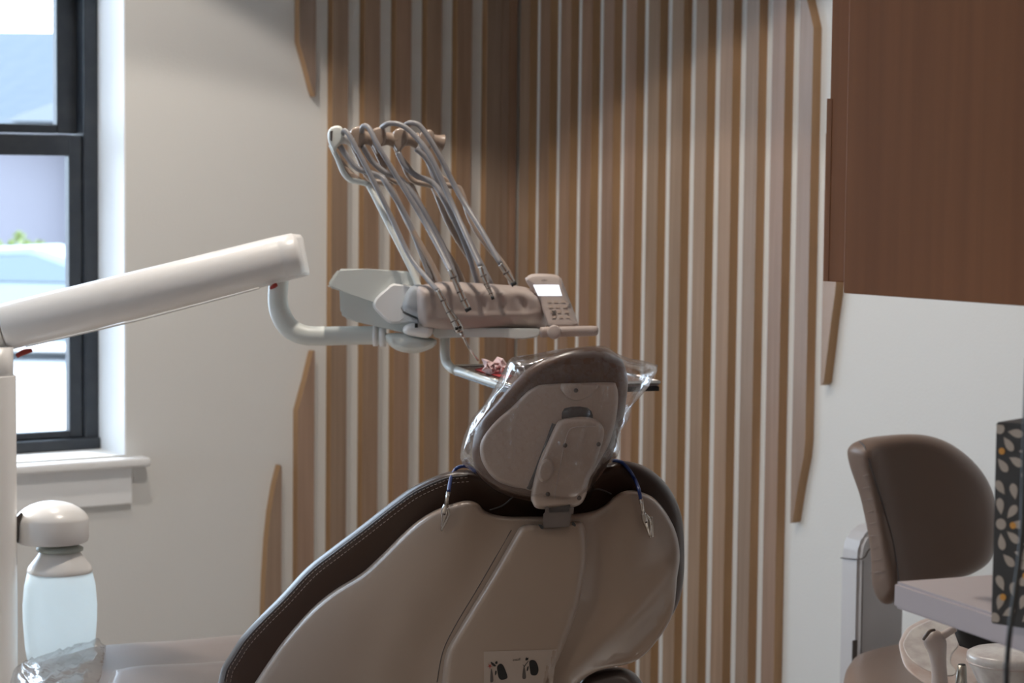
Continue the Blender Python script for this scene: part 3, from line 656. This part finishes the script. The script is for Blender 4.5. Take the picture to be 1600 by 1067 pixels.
KN = Slab(kpts, lambda x, y: hdp(x, y)-.064, .011, .02, 5, grid=6, sub=1); obj('adjuster_knob', KN.data, m_plast2, ch)
for x, y, dp in ((883, 696, AB), (935, 694, AB), (856, 772, AB), (905, 778, AB), (900, 610, None)):
    d = dp.front(x, y, .001) if dp else hdp(x, y)-.044
    obj('screw', lathe([(.0022, -.002), (.0030, 0), (.0022, .0012)], unproj(x, y, d), 12, -FW), m_dsteel, ch)
# instruction label on the spine
def onsp(x, y, l=.0008): return unproj(x, y, SP.front(x, y, l))
def patch(pts, lift=.0012):
    bm = bmesh.new(); vs = [bm.verts.new(onsp(x, y, lift)) for x, y in pts]; bm.faces.new(vs); return bm
g = bmesh.new(); NX, NY = 14, 9
gv = [[g.verts.new(onsp(756+(870-756)*i/NX*(1-.10*j/NY), 1018+j*11-3*i/NX*1.2, .0007)) for i in range(NX+1)] for j in range(NY+1)]
for j in range(NY):
    for i in range(NX): g.faces.new([gv[j][i], gv[j][i+1], gv[j+1][i+1], gv[j+1][i]])
lab = obj('instruction_label', g, m_label, ch); lab['label'] = 'pale instruction sticker with black pictograms'
def ico(pl, m, nm='pictogram'): obj(nm, patch(crom(pl, 3, True)), m, lab, False)
ico([(777, 1041), (781, 1037), (786, 1039), (791, 1050), (793, 1058), (790, 1061), (783, 1062), (779, 1058), (777, 1048)], m_ink)
ico([(827, 1034), (831, 1031), (837, 1033), (841, 1042), (841, 1050), (837, 1055), (830, 1054), (828, 1046)], m_ink)
ico([(767, 1046), (769, 1047), (771, 1063), (768, 1066), (766, 1064)], m_inkg); ico([(818, 1042), (820, 1043), (822, 1058), (819, 1061), (816, 1058)], m_inkg)
ico([(767, 1034), (771, 1036), (775, 1040), (772, 1041), (768, 1038)], m_ink); ico([(774, 1034), (777, 1033), (777, 1037), (774, 1037)], m_ink)
ico([(774, 1048), (776, 1048), (775.5, 1053), (773.5, 1055), (773.5, 1050)], m_ink); ico([(824, 1042), (826, 1041), (825, 1047), (823, 1048)], m_ink)
for k in range(5):
    an = k*math.pi*2/5+.3; obj('warning_star', patch([(765.5-.8*math.sin(an), 1040.5+.8*math.cos(an)), (765.5+5*math.cos(an), 1040.5+5*math.sin(an)), (765.5+.8*math.sin(an), 1040.5-.8*math.cos(an))], .0014), m_red, lab, False)
obj('tick_mark', patch([(817, 1038), (819, 1040.2), (825.6, 1032), (826.2, 1032.6), (819.4, 1042), (816.6, 1038.8)], .0014), m_ink, lab, False)
ico([(822, 1027), (824, 1028), (825.5, 1027), (825, 1031), (821, 1031.5)], m_ink)
def text(s_, x, y, hpx, ang, surf, m, parent, name='lettering', dx=0.0, lift=.0013):
    cu = bpy.data.curves.new('t', 'FONT'); cu.body = s_; cu.size = 1; cu.shear = .25
    o = bpy.data.objects.new('t', cu); COL.objects.link(o); bpy.context.view_layer.update()
    me = o.evaluated_get(bpy.context.evaluated_depsgraph_get()).to_mesh()
    V = [(v.co.x, v.co.y) for v in me.vertices]; F = [list(p.vertices) for p in me.polygons]
    ca, sa = math.cos(ang), math.sin(ang); k = hpx/.7
    P = [surf(x+(u*ca-v*sa)*k, y-(u*sa+v*ca)*k, lift) for u, v in V]
    bpy.data.objects.remove(o); bpy.data.curves.remove(cu)
    return obj(name, (P, F), m, parent, False)
text('Install', 801, 1033, 3.6, .13, onsp, m_ink, lab)
text('Not', 771, 1071, 3.2, .05, onsp, m_ink, lab) if False else None
# seat and leg cushion, further away
leg = [(22, 1072), (38, 1056), (66, 1044), (103, 1034), (148, 1021), (206, 1015), (275, 1011), (340, 1005), (400, 1003), (470, 1030), (500, 1090), (440, 1190), (300, 1260), (120, 1240), (20, 1150)]
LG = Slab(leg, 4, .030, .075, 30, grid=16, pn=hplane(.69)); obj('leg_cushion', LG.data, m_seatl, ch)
sp_ = [(170, 1067), (190, 1056), (230, 1050), (300, 1047), (360, 1043), (420, 1045), (460, 1090), (400, 1170), (260, 1200), (160, 1140)]
LG2 = Slab(sp_, 4, .022, .02, 16, grid=16, pn=hplane(.705)); obj('seat_cushion', LG2.data, m_seatl, ch)
obj('armrest', Slab([(905, 1075), (915, 1055), (935, 1046), (960, 1042), (980, 1045), (996, 1056), (1008, 1080), (990, 1120), (930, 1120)], 3.25, .03, .05, 18, grid=10).data, m_seatl, ch)
# foot cover of clear film on the toe end
TC = Slab([(16, 1074), (34, 1054), (64, 1041), (103, 1030), (150, 1017), (170, 1030), (172, 1060), (150, 1120), (60, 1140)], 4, .036, .02, 26, grid=8, pn=hplane(.692), wrinkle=lambda x, y, s: .003*math.sin(x*.35+y*.2)+.003*math.sin(x*.13-y*.5))
tco = obj('toe_cover', TC.data, m_bag, ch); tco['label'] = 'clear plastic toe cover over the end of the leg cushion'
# base below the frame
bq = unproj(430, 1200, 3.75)
obj('base', boxm((bq.x-.22, bq.y-.35, 0), (bq.x+.22, bq.y+.35, .12), .04, 4), m_white, ch)
obj('lift_column', boxm((bq.x-.09, bq.y-.12, .1), (bq.x+.09, bq.y+.12, .52), .02, 3), m_white, ch)

# clear headrest bag ----------------------------------------------------
bag = [(800, 558), (835, 553), (869, 546), (908, 542), (944, 540), (962, 551), (985, 560), (1028, 570), (1019, 593), (1012, 606), (998, 623), (986, 638), (983, 655), (970, 674), (969, 692), (965, 713), (946, 730), (933, 748), (921, 780), (880, 789), (830, 782), (779, 770), (745, 742), (722, 724), (719, 708), (725, 680), (740, 650), (758, 629), (776, 599), (790, 572)]
cr = [((800, 560), (778, 600), (742, 655), (722, 712)), ((866, 552), (820, 578), (783, 612), (748, 668)), ((840, 556), (806, 588), (764, 640), (760, 668)), ((940, 560), (946, 620), (958, 680), (962, 705)), ((1026, 572), (1005, 606), (978, 640), (966, 690)), ((960, 556), (990, 580), (1000, 600), (984, 636)), ((935, 600), (930, 660), (948, 700), (950, 728)), ((745, 735), (790, 766), (860, 778), (915, 774)), ((730, 690), (736, 715), (748, 735), (775, 755)), ((900, 548), (850, 566), (800, 592), (770, 625)), ((880, 575), (888, 640), (876, 700)), ((948, 600), (938, 650), (926, 700), (930, 740)), ((915, 590), (925, 640), (905, 700), (900, 760)), ((830, 600), (800, 660), (800, 720)), ((960, 640), (940, 690), (915, 740))]
def wr(x, y, s):
    v = 0
    for c in cr:
        d = min(seg_d(x, y, c[i], c[i+1]) for i in range(len(c)-1)); v += .0095*math.exp(-(d/2.4)**2)
    v += .0022*math.sin(x*.21+y*.13)*math.sin(y*.17-x*.05)+.0016*math.sin(x*.47-y*.31)
    return v+.004
BG = Slab(bag, lambda x, y: hdp(x, y)+.008, .094, .082, 24, grid=3.2, sub=2, wrinkle=wr)
bgo = thing('headrest_cover', unproj(870, 785, 2.98), 'clear crinkled plastic bag pulled over the headrest', 'plastic cover')
obj('film', BG.data, m_bag, bgo)

# bib chain -------------------------------------------------------------
bc_ = thing('bib_chain', unproj(860, 745, 3.0), 'blue bib cord with silver clips hanging over the chair back', 'bib clip')
def on_ch(x, y, l=.004):
    d = CU.front(x, y) if CU.inside((x, y)) else ccd(x, y)
    if SH.inside((x, y)): d = min(d, SH.front(x, y))
    if y > 750: d = min(d, cdp(x, y)-.050*min((y-750)/18, 1))
    return unproj(x, y, d-l)
for cp, e0, tip in (([(745, 738), (731, 729), (719, 729), (710, 735), (704, 749), (701, 768)], (697, 788), (690, 829)), ([(957, 719), (971, 722), (983, 734), (992, 749), (998, 764), (1001, 779)], (1005, 801), (1016, 840))):
    obj('cord', tube([on_ch(x, y, .006) for x, y in cp], .0024, 10), m_blue, bc_)
    a = on_ch(*cp[-1], .006); b = unproj(*e0, cdp(*e0)-.058); t = unproj(*tip, SH.front(*tip, .009))
    obj('ferrule', tube([a, a.lerp(b, .5), b], [.0030, .0024, .0030], 10, sub=1), m_steel, bc_)
    cl = obj('clip', tube([b, b.lerp(t, .12), b.lerp(t, .3), b.lerp(t, .6), t], [.0028, .0045, .0050, .0032, .0012], 8), m_steel, bc_)
    sd = (t-b).cross(FW).normalized()
    obj('clip_jaw', tube([b.lerp(t, .1)+sd*.003-FW*.003, b.lerp(t, .35)+sd*.006-FW*.004, b.lerp(t, .7)+sd*.003-FW*.003, t-FW*.002], [.0016, .0018, .0016, .001], 6), m_steel, cl)
    obj('clip_pivot', lathe([(.0018, -.007), (.0018, .005)], b.lerp(t, .35), 8, FW), m_dsteel, cl)
a = on_ch(1019, 808, .010); b = on_ch(1020, 838, .010)
obj('bib_clip_spring', tube([a-RT*.004, a, b, b-RT*.005], .0011, 6, sub=1), m_steel, bc_)

# ------------------------------------------------------------------ delivery unit: post, arm, bottle, head
du = thing('delivery_unit', (0, 0, 0), 'white dental delivery unit with long arm, instrument head and tray behind the chair', 'dental unit')
q = unproj(-6, 1060, 3.80); du.location = (q.x, q.y, 0); ORG[du.name] = Vector((q.x, q.y, 0)); s = 3.80/FP
pb = Vector((q.x, q.y, 0)); zt = unproj(0, 583, 3.80).z; ze_ = unproj(0, 540, 3.80).z
obj('post', lathe([(.10, 0), (.10, .02), (.045, .05), (33*s, .08), (33*s, zt-.002), (31.5*s, zt)], pb, 36), m_white, du)
obj('upper_post', lathe([(29*s, zt-.02), (29*s, ze_)], pb, 36), m_white, du)
for y in (611, 632):
    obj('post_screw', lathe([(.0022, -.002), (.0022, .0014)], unproj(19, y, 3.80-21*s), 10, -FW), m_dark, du)
obj('joint_ring', tube([unproj(26, 556, 3.80), unproj(38, 550, 3.80), unproj(50, 547, 3.80)], [.004, .005, .003], 8), m_red, du)
A0 = unproj(-14, 516.5, 3.80); A1 = unproj(440, 404, 3.84)
ax = (A1-A0).normalized(); L = (A1-A0).length; ra = 36.5*3.82/FP
obj('arm_knuckle', lathe([(ra*.9, -.05), (ra*.995, -.03), (ra*.995, .019)], A0, 40, ax), m_white, du)
arm = obj('arm', lathe([(ra*.96, .021), (ra, .025), (ra, L*.5), (ra*.99, L-.002), (ra*.975, L), (ra*.985, L+.002), (ra*.96, L+.026), (ra*.85, L+.032), (ra*.4, L+.035)], A0, 48, ax), m_white, du)
obj('arm_seam', tube([unproj(40, 541, 3.77), unproj(220, 499, 3.785), unproj(405, 450, 3.80)], .0018, 6), m_white, arm)
ez = unproj(452, 401, 3.85)
obj('arm_end_cap', lathe([(.022, -.0375), (.0275, -.036), (.029, -.030), (.029, .026), (.026, .033), (.016, .0355)], ez, 36, UP*.97-RT*.18), m_white, du)
obj('joint_ring', tube([unproj(422, 451, 3.82), unproj(428, 447, 3.82), unproj(433, 444, 3.82)], [.002, .004, .003], 8), m_red, du)
elb = [(436, 436, 3.85), (434, 468, 3.85), (439, 492, 3.85), (452, 512, 3.85), (474, 523, 3.85), (505, 525, 3.85), (560, 524, 3.85), (600, 524, 3.85)]
obj('elbow_tube', ptube(elb, [15, 15.5, 16, 16, 15.5, 15, 14.5, 14.5], 24), m_cream, du)
DH = 3.84
# head -------------------------------------------------------------
lid = [(512, 446), (518, 434), (529, 420), (575, 420), (640, 424), (655, 436), (656, 452), (625, 472), (598, 482), (581, 467), (537, 456), (514, 449)]
angle_smooth(obj('head_lid', pbox(lid, DH-.030, DH+.15, .004), m_cream, du), 28)
body = [(530, 450), (650, 450), (670, 460), (676, 510), (661, 527), (557, 503), (538, 497), (532, 489)]
angle_smooth(obj('head_body', pbox(body, DH-.015, DH+.14, .004), m_cream, du), 28)
wing = [(583, 470), (590, 460), (603, 449), (615, 441), (644, 445), (650, 455), (640, 470), (631, 482), (637, 488), (654, 497), (660, 504), (652, 507), (636, 506), (612, 507), (600, 500), (590, 490), (582, 480)]
angle_smooth(obj('head_side_cover', Slab(wing, DH+.01, .055, .03, 5, grid=8, sub=2).data, m_white, du), 28)
fp = [(650, 452), (660, 445), (675, 443), (701, 440), (787, 445), (822, 449), (843, 459), (854, 476), (857, 495), (854, 508), (842, 515), (780, 515.5), (701, 515.5), (678, 513), (655, 505)]
ip = crom([(695, 456), (722, 450), (785, 453), (818, 457), (836, 466), (843, 480), (836, 490), (780, 493), (718, 493), (702, 485)], 2, True)
def fpx(x, y):
    rim = min(seg_d(x, y, ip[k], ip[(k+1) % len(ip)]) for k in range(len(ip)))
    v = .0030*math.exp(-(rim/2.6)**2)
    for cx, cy in ((752, 472), (783, 473), (816, 473)): v -= .0075*math.exp(-((x-cx-(y-cy)*.35)/5)**2-((y-cy)/11)**2)
    return v
FPn = Slab(fp, lambda x, y: DH-.02+.0004*(x-760), .055, .09, 16, grid=4, sub=3, extra=fpx); obj('front_panel', FPn.data, m_taupe, du)
cap = [(632, 463), (638, 452), (647, 445), (662, 445), (673, 450), (679, 464), (681, 482), (680, 500), (675, 511), (665, 506), (652, 496), (636, 489), (628, 482)]
angle_smooth(obj('head_end_cap', Slab(cap, DH-.06, .022, .05, 9, grid=8, sub=2, dome=.006).data, m_capgrey, du), 28)
uh = [(629, 517), (633, 508), (648, 504), (668, 505), (677, 511), (676, 521), (668, 528), (650, 526), (636, 523)]
obj('brake_handle', Slab(uh, DH-.05, .025, .04, 8, grid=7, sub=2).data, m_white, du)
obj('brake_slot', pbox([(648, 505), (653, 505), (653, 512), (648, 512)], DH-.080, DH-.06), m_dark, du, False)
us = [(676, 512), (842, 513), (846, 518), (839, 527), (815, 530), (786, 527), (720, 527), (684, 529), (676, 524)]
angle_smooth(obj('under_strip', pbox(us, DH-.06, DH+.05, .002), m_cream, du), 28)
jh = [(600, 524), (614, 520), (640, 521), (668, 527), (682, 531), (680, 540), (668, 547), (650, 552), (628, 550), (610, 541)]
obj('swivel_housing', Slab(jh, DH+.01, .05, .05, 9, grid=7, sub=2, extra=lambda x, y: .0025*math.sin(x*1.1)).data, m_cream, du)
rc = unproj(592, 530, 3.80)
for x0, x1, r_ in ((583, 590, 16.4), (593, 603, 17.2)): obj('clamp_ring', ptube([(x0, 524.5, 3.85), (x1, 524.5, 3.85)], r_, 24, sub=1), m_white, du)
# tray bracket and tray
tq = [(696, 522, DH), (695, 548, DH), (698, 566, DH), (708, 577, DH-.02), (722, 581, DH-.05), (790, 603, DH-.28), (830, 606, DH-.3)]
obj('tray_bracket', ptube(tq, [7.5, 7.5, 7.5, 7, 6, 5, 5], 14), m_cream, du)
TZ = unproj(708, 573, 3.86).z
ta, tb_, tc_ = [onplane(x, y, 2, TZ) for x, y in ((708, 573), (800, 604), (1030, 598))]
td = ta+tc_-tb_
bm = bmesh.new(); prism(bm, [ta, tb_, tc_, td], Z*-.005, .0012); tray = obj('tray', bm, m_tray, du, False)
bm = bmesh.new()
for a, b in ((ta, tb_), (tb_, tc_), (tc_, td), (td, ta)): tube([a+Z*.001, b+Z*.001], .0028, 8, bm, 1)
obj('tray_rim', bm, m_steel, tray)
bm = bmesh.new(); prism(bm, [ta-Z*.006, tb_-Z*.006, tc_-Z*.006, td-Z*.006], Z*-.007); obj('tray_underside', bm, m_dark, tray, False)
# keypad
kp = [(822, 440), (823, 433), (831, 428), (850, 427.5), (868, 429), (876, 434), (880, 442), (903, 503), (902, 509), (890, 511), (858, 511), (854, 505), (845, 478)]
KD = lambda x, y: DH-.03-.0004*(y-470)
KP = Slab(kp, KD, .010, .012, 5, grid=8, sub=2); kpo = obj('keypad', KP.data, m_taupe, du); kpo['label'] = 'taupe touchpad with a lit white screen'
def onk(x, y, l=.001): return unproj(x, y, KD(x, y)-.0105-l)
def kpatch(nm, pts, m, l=.001, th=.001):
    bm = bmesh.new(); prism(bm, [onk(x, y, l) for x, y in pts], FW*th); return obj(nm, bm, m, kpo, False)
kpatch('screen', [(833, 445), (873, 445), (878, 462), (841, 462)], m_screen)
for r_ in range(4):
    for c_ in range(3):
        x, y = 858+c_*11+r_*2.5, 471+r_*8
        kpatch('button', [(x-3.6, y-2), (x+3, y-2), (x+3.6, y+2), (x-3, y+2)], m_plast2, .0008)
kpatch('cross_button', [(861, 484), (865, 486), (869, 484), (867, 488.5), (870, 493), (866, 491), (862, 493), (864, 488)], m_slot, .0018)
text('adec', 846, 439, 3.4, .0, onk, m_slot, kpo, 'badge')
obj('handle', ptube([(845, 519, DH-.07), (880, 518, DH-.06), (925, 517, DH-.05), (934, 517, DH-.05)], [8, 8, 8, 6], 16), m_taupe, du)
obj('handle_button', lathe([(.011, 0), (.012, .002), (.009, .0035)], unproj(866, 519, DH-.077), 20, (-FW+UP*.1)), m_taupe, du)
# whip arms with yokes --------------------------------------------------
AR = []
spec = [(0, 0, 655, 447), (34, 1, 690, 447), (67, 2, 726, 448), (101, 3, 757, 448), (142, 6, 803, 448)]
for i, (dx, dy, bx, by) in enumerate(spec):
    d = DH+.01+.012*i
    m = m_cream if i == 0 else (m_plastic if i < 4 else m_plastic)
    e = 2 if i == 4 else 0
    P = [(516+dx, 226+dy, d), (527+dx, 247+dy, d), (536+dx, 268+dy, d), (546+dx, 280+dy, d), (560+dx, 284+dy, d), (572+dx, 287+dy, d), (579+dx, 295+dy, d), (607+dx*.95+bx*.0, 350+dy, d-.02), (bx-14, by-30, d-.04), (bx, by+4, d-.05)]
    w_ = obj('whip_arm', ptube(P, [3.5, 4.2, 4.5, 4.5, 4.5, 4.6, 4.8, 5, 5.2, 5.5], 10), m, du)
    yk = obj('yoke', Slab([(513+dx, 222+dy), (512+dx, 208+dy), (517+dx, 199+dy), (528+dx, 196+dy), (535+dx, 200+dy), (537+dx, 212+dy), (534+dx, 222+dy), (527+dx, 230+dy), (523+dx, 240+dy), (518+dx, 232+dy)], d-.012, .009, .010, 4, grid=6, sub=2).data, m, w_)
    obj('roller', ptube([(530+dx, 214+dy, d-.004), (540+dx, 215+dy, d), (550+dx, 217+dy, d+.004)], [12, 10, 13], 16), m if i else m_white, w_)
    if i == 0: obj('yoke_slot', pbox([(516, 205), (520, 204), (519, 221), (516, 219)], d-.0225, d-.015), m_slot, w_, False)
    web = [(528+dx, 240+dy), (545+dx, 262+dy), (562+dx, 277+dy), (572+dx, 285+dy), (548+dx, 281+dy), (536+dx, 268+dy), (528+dx, 250+dy)]
    obj('arm_web', Slab(web, d+.004, .003, .003, 2, grid=6, sub=2).data, m_plastic, w_)
for P in ([(531, 228, DH), (545, 248, DH), (560, 264, DH), (592, 275, DH+.005), (606, 290, DH), (640, 350, DH), (676, 442, DH-.02)],
          [(566, 228, DH+.01), (580, 250, DH+.02), (600, 268, DH+.02), (625, 280, DH+.02), (650, 310, DH+.01), (690, 380, DH), (716, 444, DH-.02)],
          [(622, 238, DH+.03), (632, 258, DH+.03), (650, 274, DH+.03), (676, 286, DH+.03), (694, 312, DH+.02), (726, 380, DH+.01), (748, 446, DH)],
          [(650, 232, DH+.04), (668, 250, DH+.04), (690, 292, DH+.04), (720, 350, DH+.03), (768, 446, DH)]):
    obj('return_hose', ptube(P, 4.6, 10), m_hose, du)
# handpieces, each a thing with its hose
hpx = [('syringe', 'silver air-water syringe with a long thin tip, leftmost instrument', 'handpiece',
        [(534, 212, DH), (541, 205, DH-.02), (560, 238, DH-.03), (583, 282, DH-.035), (611, 339, DH-.04), (640, 400, DH-.06), (668, 436, DH-.10), (684, 454, DH-.125)], 4.1),
       ('handpiece', 'silver motor handpiece with black open end, second instrument from left', 'handpiece',
        [(565, 206, DH), (568, 197, DH-.01), (577, 201, DH-.02), (592, 230, DH-.03), (630, 292, DH-.035), (665, 350, DH-.045), (690, 396, DH-.08), (704, 424, DH-.115)], 4.1),
       ('handpiece', 'slim dark-tipped handpiece hanging over the middle of the front panel', 'handpiece',
        [(596, 200, DH+.02), (608, 193, DH), (628, 196, DH-.005), (649, 213, DH-.01), (674, 247, DH-.02), (705, 315, DH-.03), (730, 372, DH-.07), (751, 417, DH-.105)], 4.2),
       ('handpiece', 'short silver handpiece at the right end, nearest the keypad', 'handpiece',
        [(630, 198, DH+.02), (642, 192, DH+.005), (659, 200, DH), (686, 242, DH-.005), (717, 303, DH-.01), (750, 356, DH-.05), (783, 414, DH-.09)], 4.2)]
bodies = [[((684, 453), 3.6), ((692, 468), 4.2), ((701, 486), 5), ((710, 500), 6.5), ((717, 514), 7.5), ((719, 519), 6)],
          [((703, 421), 4.2), ((708, 432), 4.8), ((718, 455), 4.8), ((724, 468), 5), ((731, 482), 4.8)],
          [((751, 416), 4.2), ((755, 430), 4.6), ((760, 443), 4.4), ((763, 450), 3.4), ((767, 458), 3), ((770, 466), 2.2)],
          [((782, 413), 4.2), ((790, 425), 4.6), ((803, 444), 4.2)]]
roots = []
for (nm, lb, ct, P, r), B in zip(hpx, bodies):
    e = P[-1]; t = thing(nm, unproj(*e), lb, ct, 'instruments hanging on the delivery head'); roots.append(t)
    obj('hose', ptube(P, r, 10), m_hose, t)
    dz = e[2]
    obj('barrel', ptube([(p[0], p[1], dz-.004-.0003*k) for k, (p, _) in enumerate(B)], [x for _, x in B], 14), m_steel, t)
    for k in range(1, len(B)-1):
        p, q = B[k][0], B[k+1][0]; u = ((q[0]-p[0])*.12, (q[1]-p[1])*.12)
        obj('knurled_ring', ptube([(p[0], p[1], dz-.005), (p[0]+u[0], p[1]+u[1], dz-.005)], B[k][1]+.7, 14, sub=1), m_dsteel, t)
t = roots[0]; dz = DH-.128
obj('tip_collar', ptube([(720, 518, dz), (725, 528, dz)], [4, 2.8], 12, sub=1), m_steel, t)
obj('tip', ptube([(724, 526, dz), (733, 544, dz), (747, 563, dz+.02)], [2.4, 2, 1.6], 8), m_steel, t)
obj('button', lathe([(.003, -.001), (.003, .002)], unproj(713, 513, dz-.013), 10, -FW), m_dark, t); obj('button', lathe([(.003, -.001), (.003, .002)], unproj(719, 511, dz-.011), 10, -FW), m_dark, t)
obj('end_opening', ptube([(730, 481, DH-.121), (733, 486, DH-.121)], 5.2, 12, sub=1), m_dark, roots[1])
obj('nozzle', ptube([(769, 463, DH-.111), (770.5, 468, DH-.111)], 2.6, 10, sub=1), m_dark, roots[2])
obj('end_opening', ptube([(801, 441, DH-.096), (804, 446, DH-.096)], 4.6, 12, sub=1), m_dark, roots[3])
# tissue on the tray
tp = thing('crumpled_tissue', onplane(775, 588, 2, TZ+.001), 'crumpled pale pink tissue with red print on the tray', 'tissue')
import itertools
bm = bmesh.new(); random.seed(3)
outl = [(752, 579), (757, 573), (752, 560), (762, 562), (770, 566), (777, 557), (786, 560), (793, 570), (801, 571), (800, 592), (782, 592), (766, 586)]
n_ = 13; G = {}
xs = [p[0] for p in outl]; ys = [p[1] for p in outl]
SLt = Slab(outl, 3.70, .012, .004, 6, grid=3.2, sub=1, wrinkle=lambda x, y, s: .010*math.sin(x*.55+y*.3)*math.cos(y*.5-x*.2)+.004*math.sin(x*1.3)); obj('paper', SLt.data, m_paper, tp, False)
r0 = [onplane(x, y, 2, TZ+.0015) for x, y in ((742, 578), (756, 575), (800, 588), (790, 592))]
bm = bmesh.new(); prism(bm, r0, Z*.0015); obj('red_print', bm, m_redpaper, tp, False)

# bottle on the post
DB = 3.83; s = DB/FP
bt0 = unproj(93.5, 900, DB); bcx = Vector((bt0.x, bt0.y, 0))
def zpx(y, x=93.5): return unproj(x, y, DB).z
cb_ = unproj(81, 820, DB); cbv = Vector((cb_.x, cb_.y, 0))
ho = angle_smooth(obj('bottle_head', lathe([(20*s, zpx(847)), (52*s, zpx(847)), (55.5*s, zpx(845)), (57*s, zpx(840)), (57*s, zpx(811)), (55.5*s, zpx(807)), (51*s, zpx(801)), (44*s, zpx(795)), (34*s, zpx(789)), (22*s, zpx(785)), (10*s, zpx(783)), (2*s, zpx(782.5))], cbv, 48), m_white, du), 40)
obj('head_clamp', pbox([(19, 815), (33, 800), (36, 803), (27, 822), (27, 848), (19, 848)], DB-.045, DB+.01, .001), m_slot, ho, False)
obj('bottle_neck', lathe([(17*s, zpx(862)), (17*s, zpx(842))], bcx, 24), mat('olive_plastic', (.16, .15, .12), .4), du)
obj('bottle_collar', lathe([(30*s, zpx(861)), (36*s, zpx(859)), (36*s, zpx(855)), (30*s, zpx(852)), (18*s, zpx(851))], bcx, 32), mat('pale_green_plastic', (.45, .50, .46), .4), du)
obj('bottle_shoulder', lathe([(49*s, zpx(896)), (50.5*s, zpx(890)), (48*s, zpx(884)), (40*s, zpx(874)), (34*s, zpx(866)), (30*s, zpx(860))], bcx, 36), m_white, du)
bo = obj('water_bottle', lathe([(40*s, zpx(1032)), (51*s, zpx(1030)), (54*s, zpx(1010)), (57*s, zpx(970)), (57.5*s, zpx(945)), (55*s, zpx(915)), (50*s, zpx(893)), (44*s, zpx(890))], bcx, 40), m_bottle, du); bo['label'] = 'milky pale blue water bottle'
obj('bottle_base', lathe([(30*s, zpx(1095)), (44*s, zpx(1050)), (49*s, zpx(1031)), (40*s, zpx(1030))], bcx, 36), m_white, du)
obj('base_bracket', tube([Vector((bcx.x, bcx.y, zpx(1075))), Vector((pb.x, pb.y, zpx(1090)))], .012, 10, sub=1), m_white, du)

# recessed ceiling lights; the last two are added as fill
for k, (p, e, h) in enumerate(LAMPS):
    t = thing('ceiling_light', (p[0], p[1], H), ['round recessed ceiling light near the window wall', 'round recessed ceiling light near the slatted right wall', 'unseen round ceiling light added as fill left of the camera', 'unseen round ceiling light added as fill behind the camera'][k], 'ceiling light', 'recessed ceiling lights')
    bm = bmesh.new(); n = 28; rr = [(.060, 0), (.075, 0), (.075, -.004), (.060, -.004)]
    rg = [[bm.verts.new((p[0]+r*math.cos(2*math.pi*i/n), p[1]+r*math.sin(2*math.pi*i/n), H+z)) for i in range(n)] for r, z in rr]
    for j in range(4):
        for i in range(n): bm.faces.new([rg[j][i], rg[j][(i+1) % n], rg[(j+1) % 4][(i+1) % n], rg[(j+1) % 4][i]])
    obj('trim_ring', bm, m_trim, t)
    obj('diffuser', lathe([(.058, -.001), (.058, 0)], Vector((p[0], p[1], H)), 24), m_lamp, t)
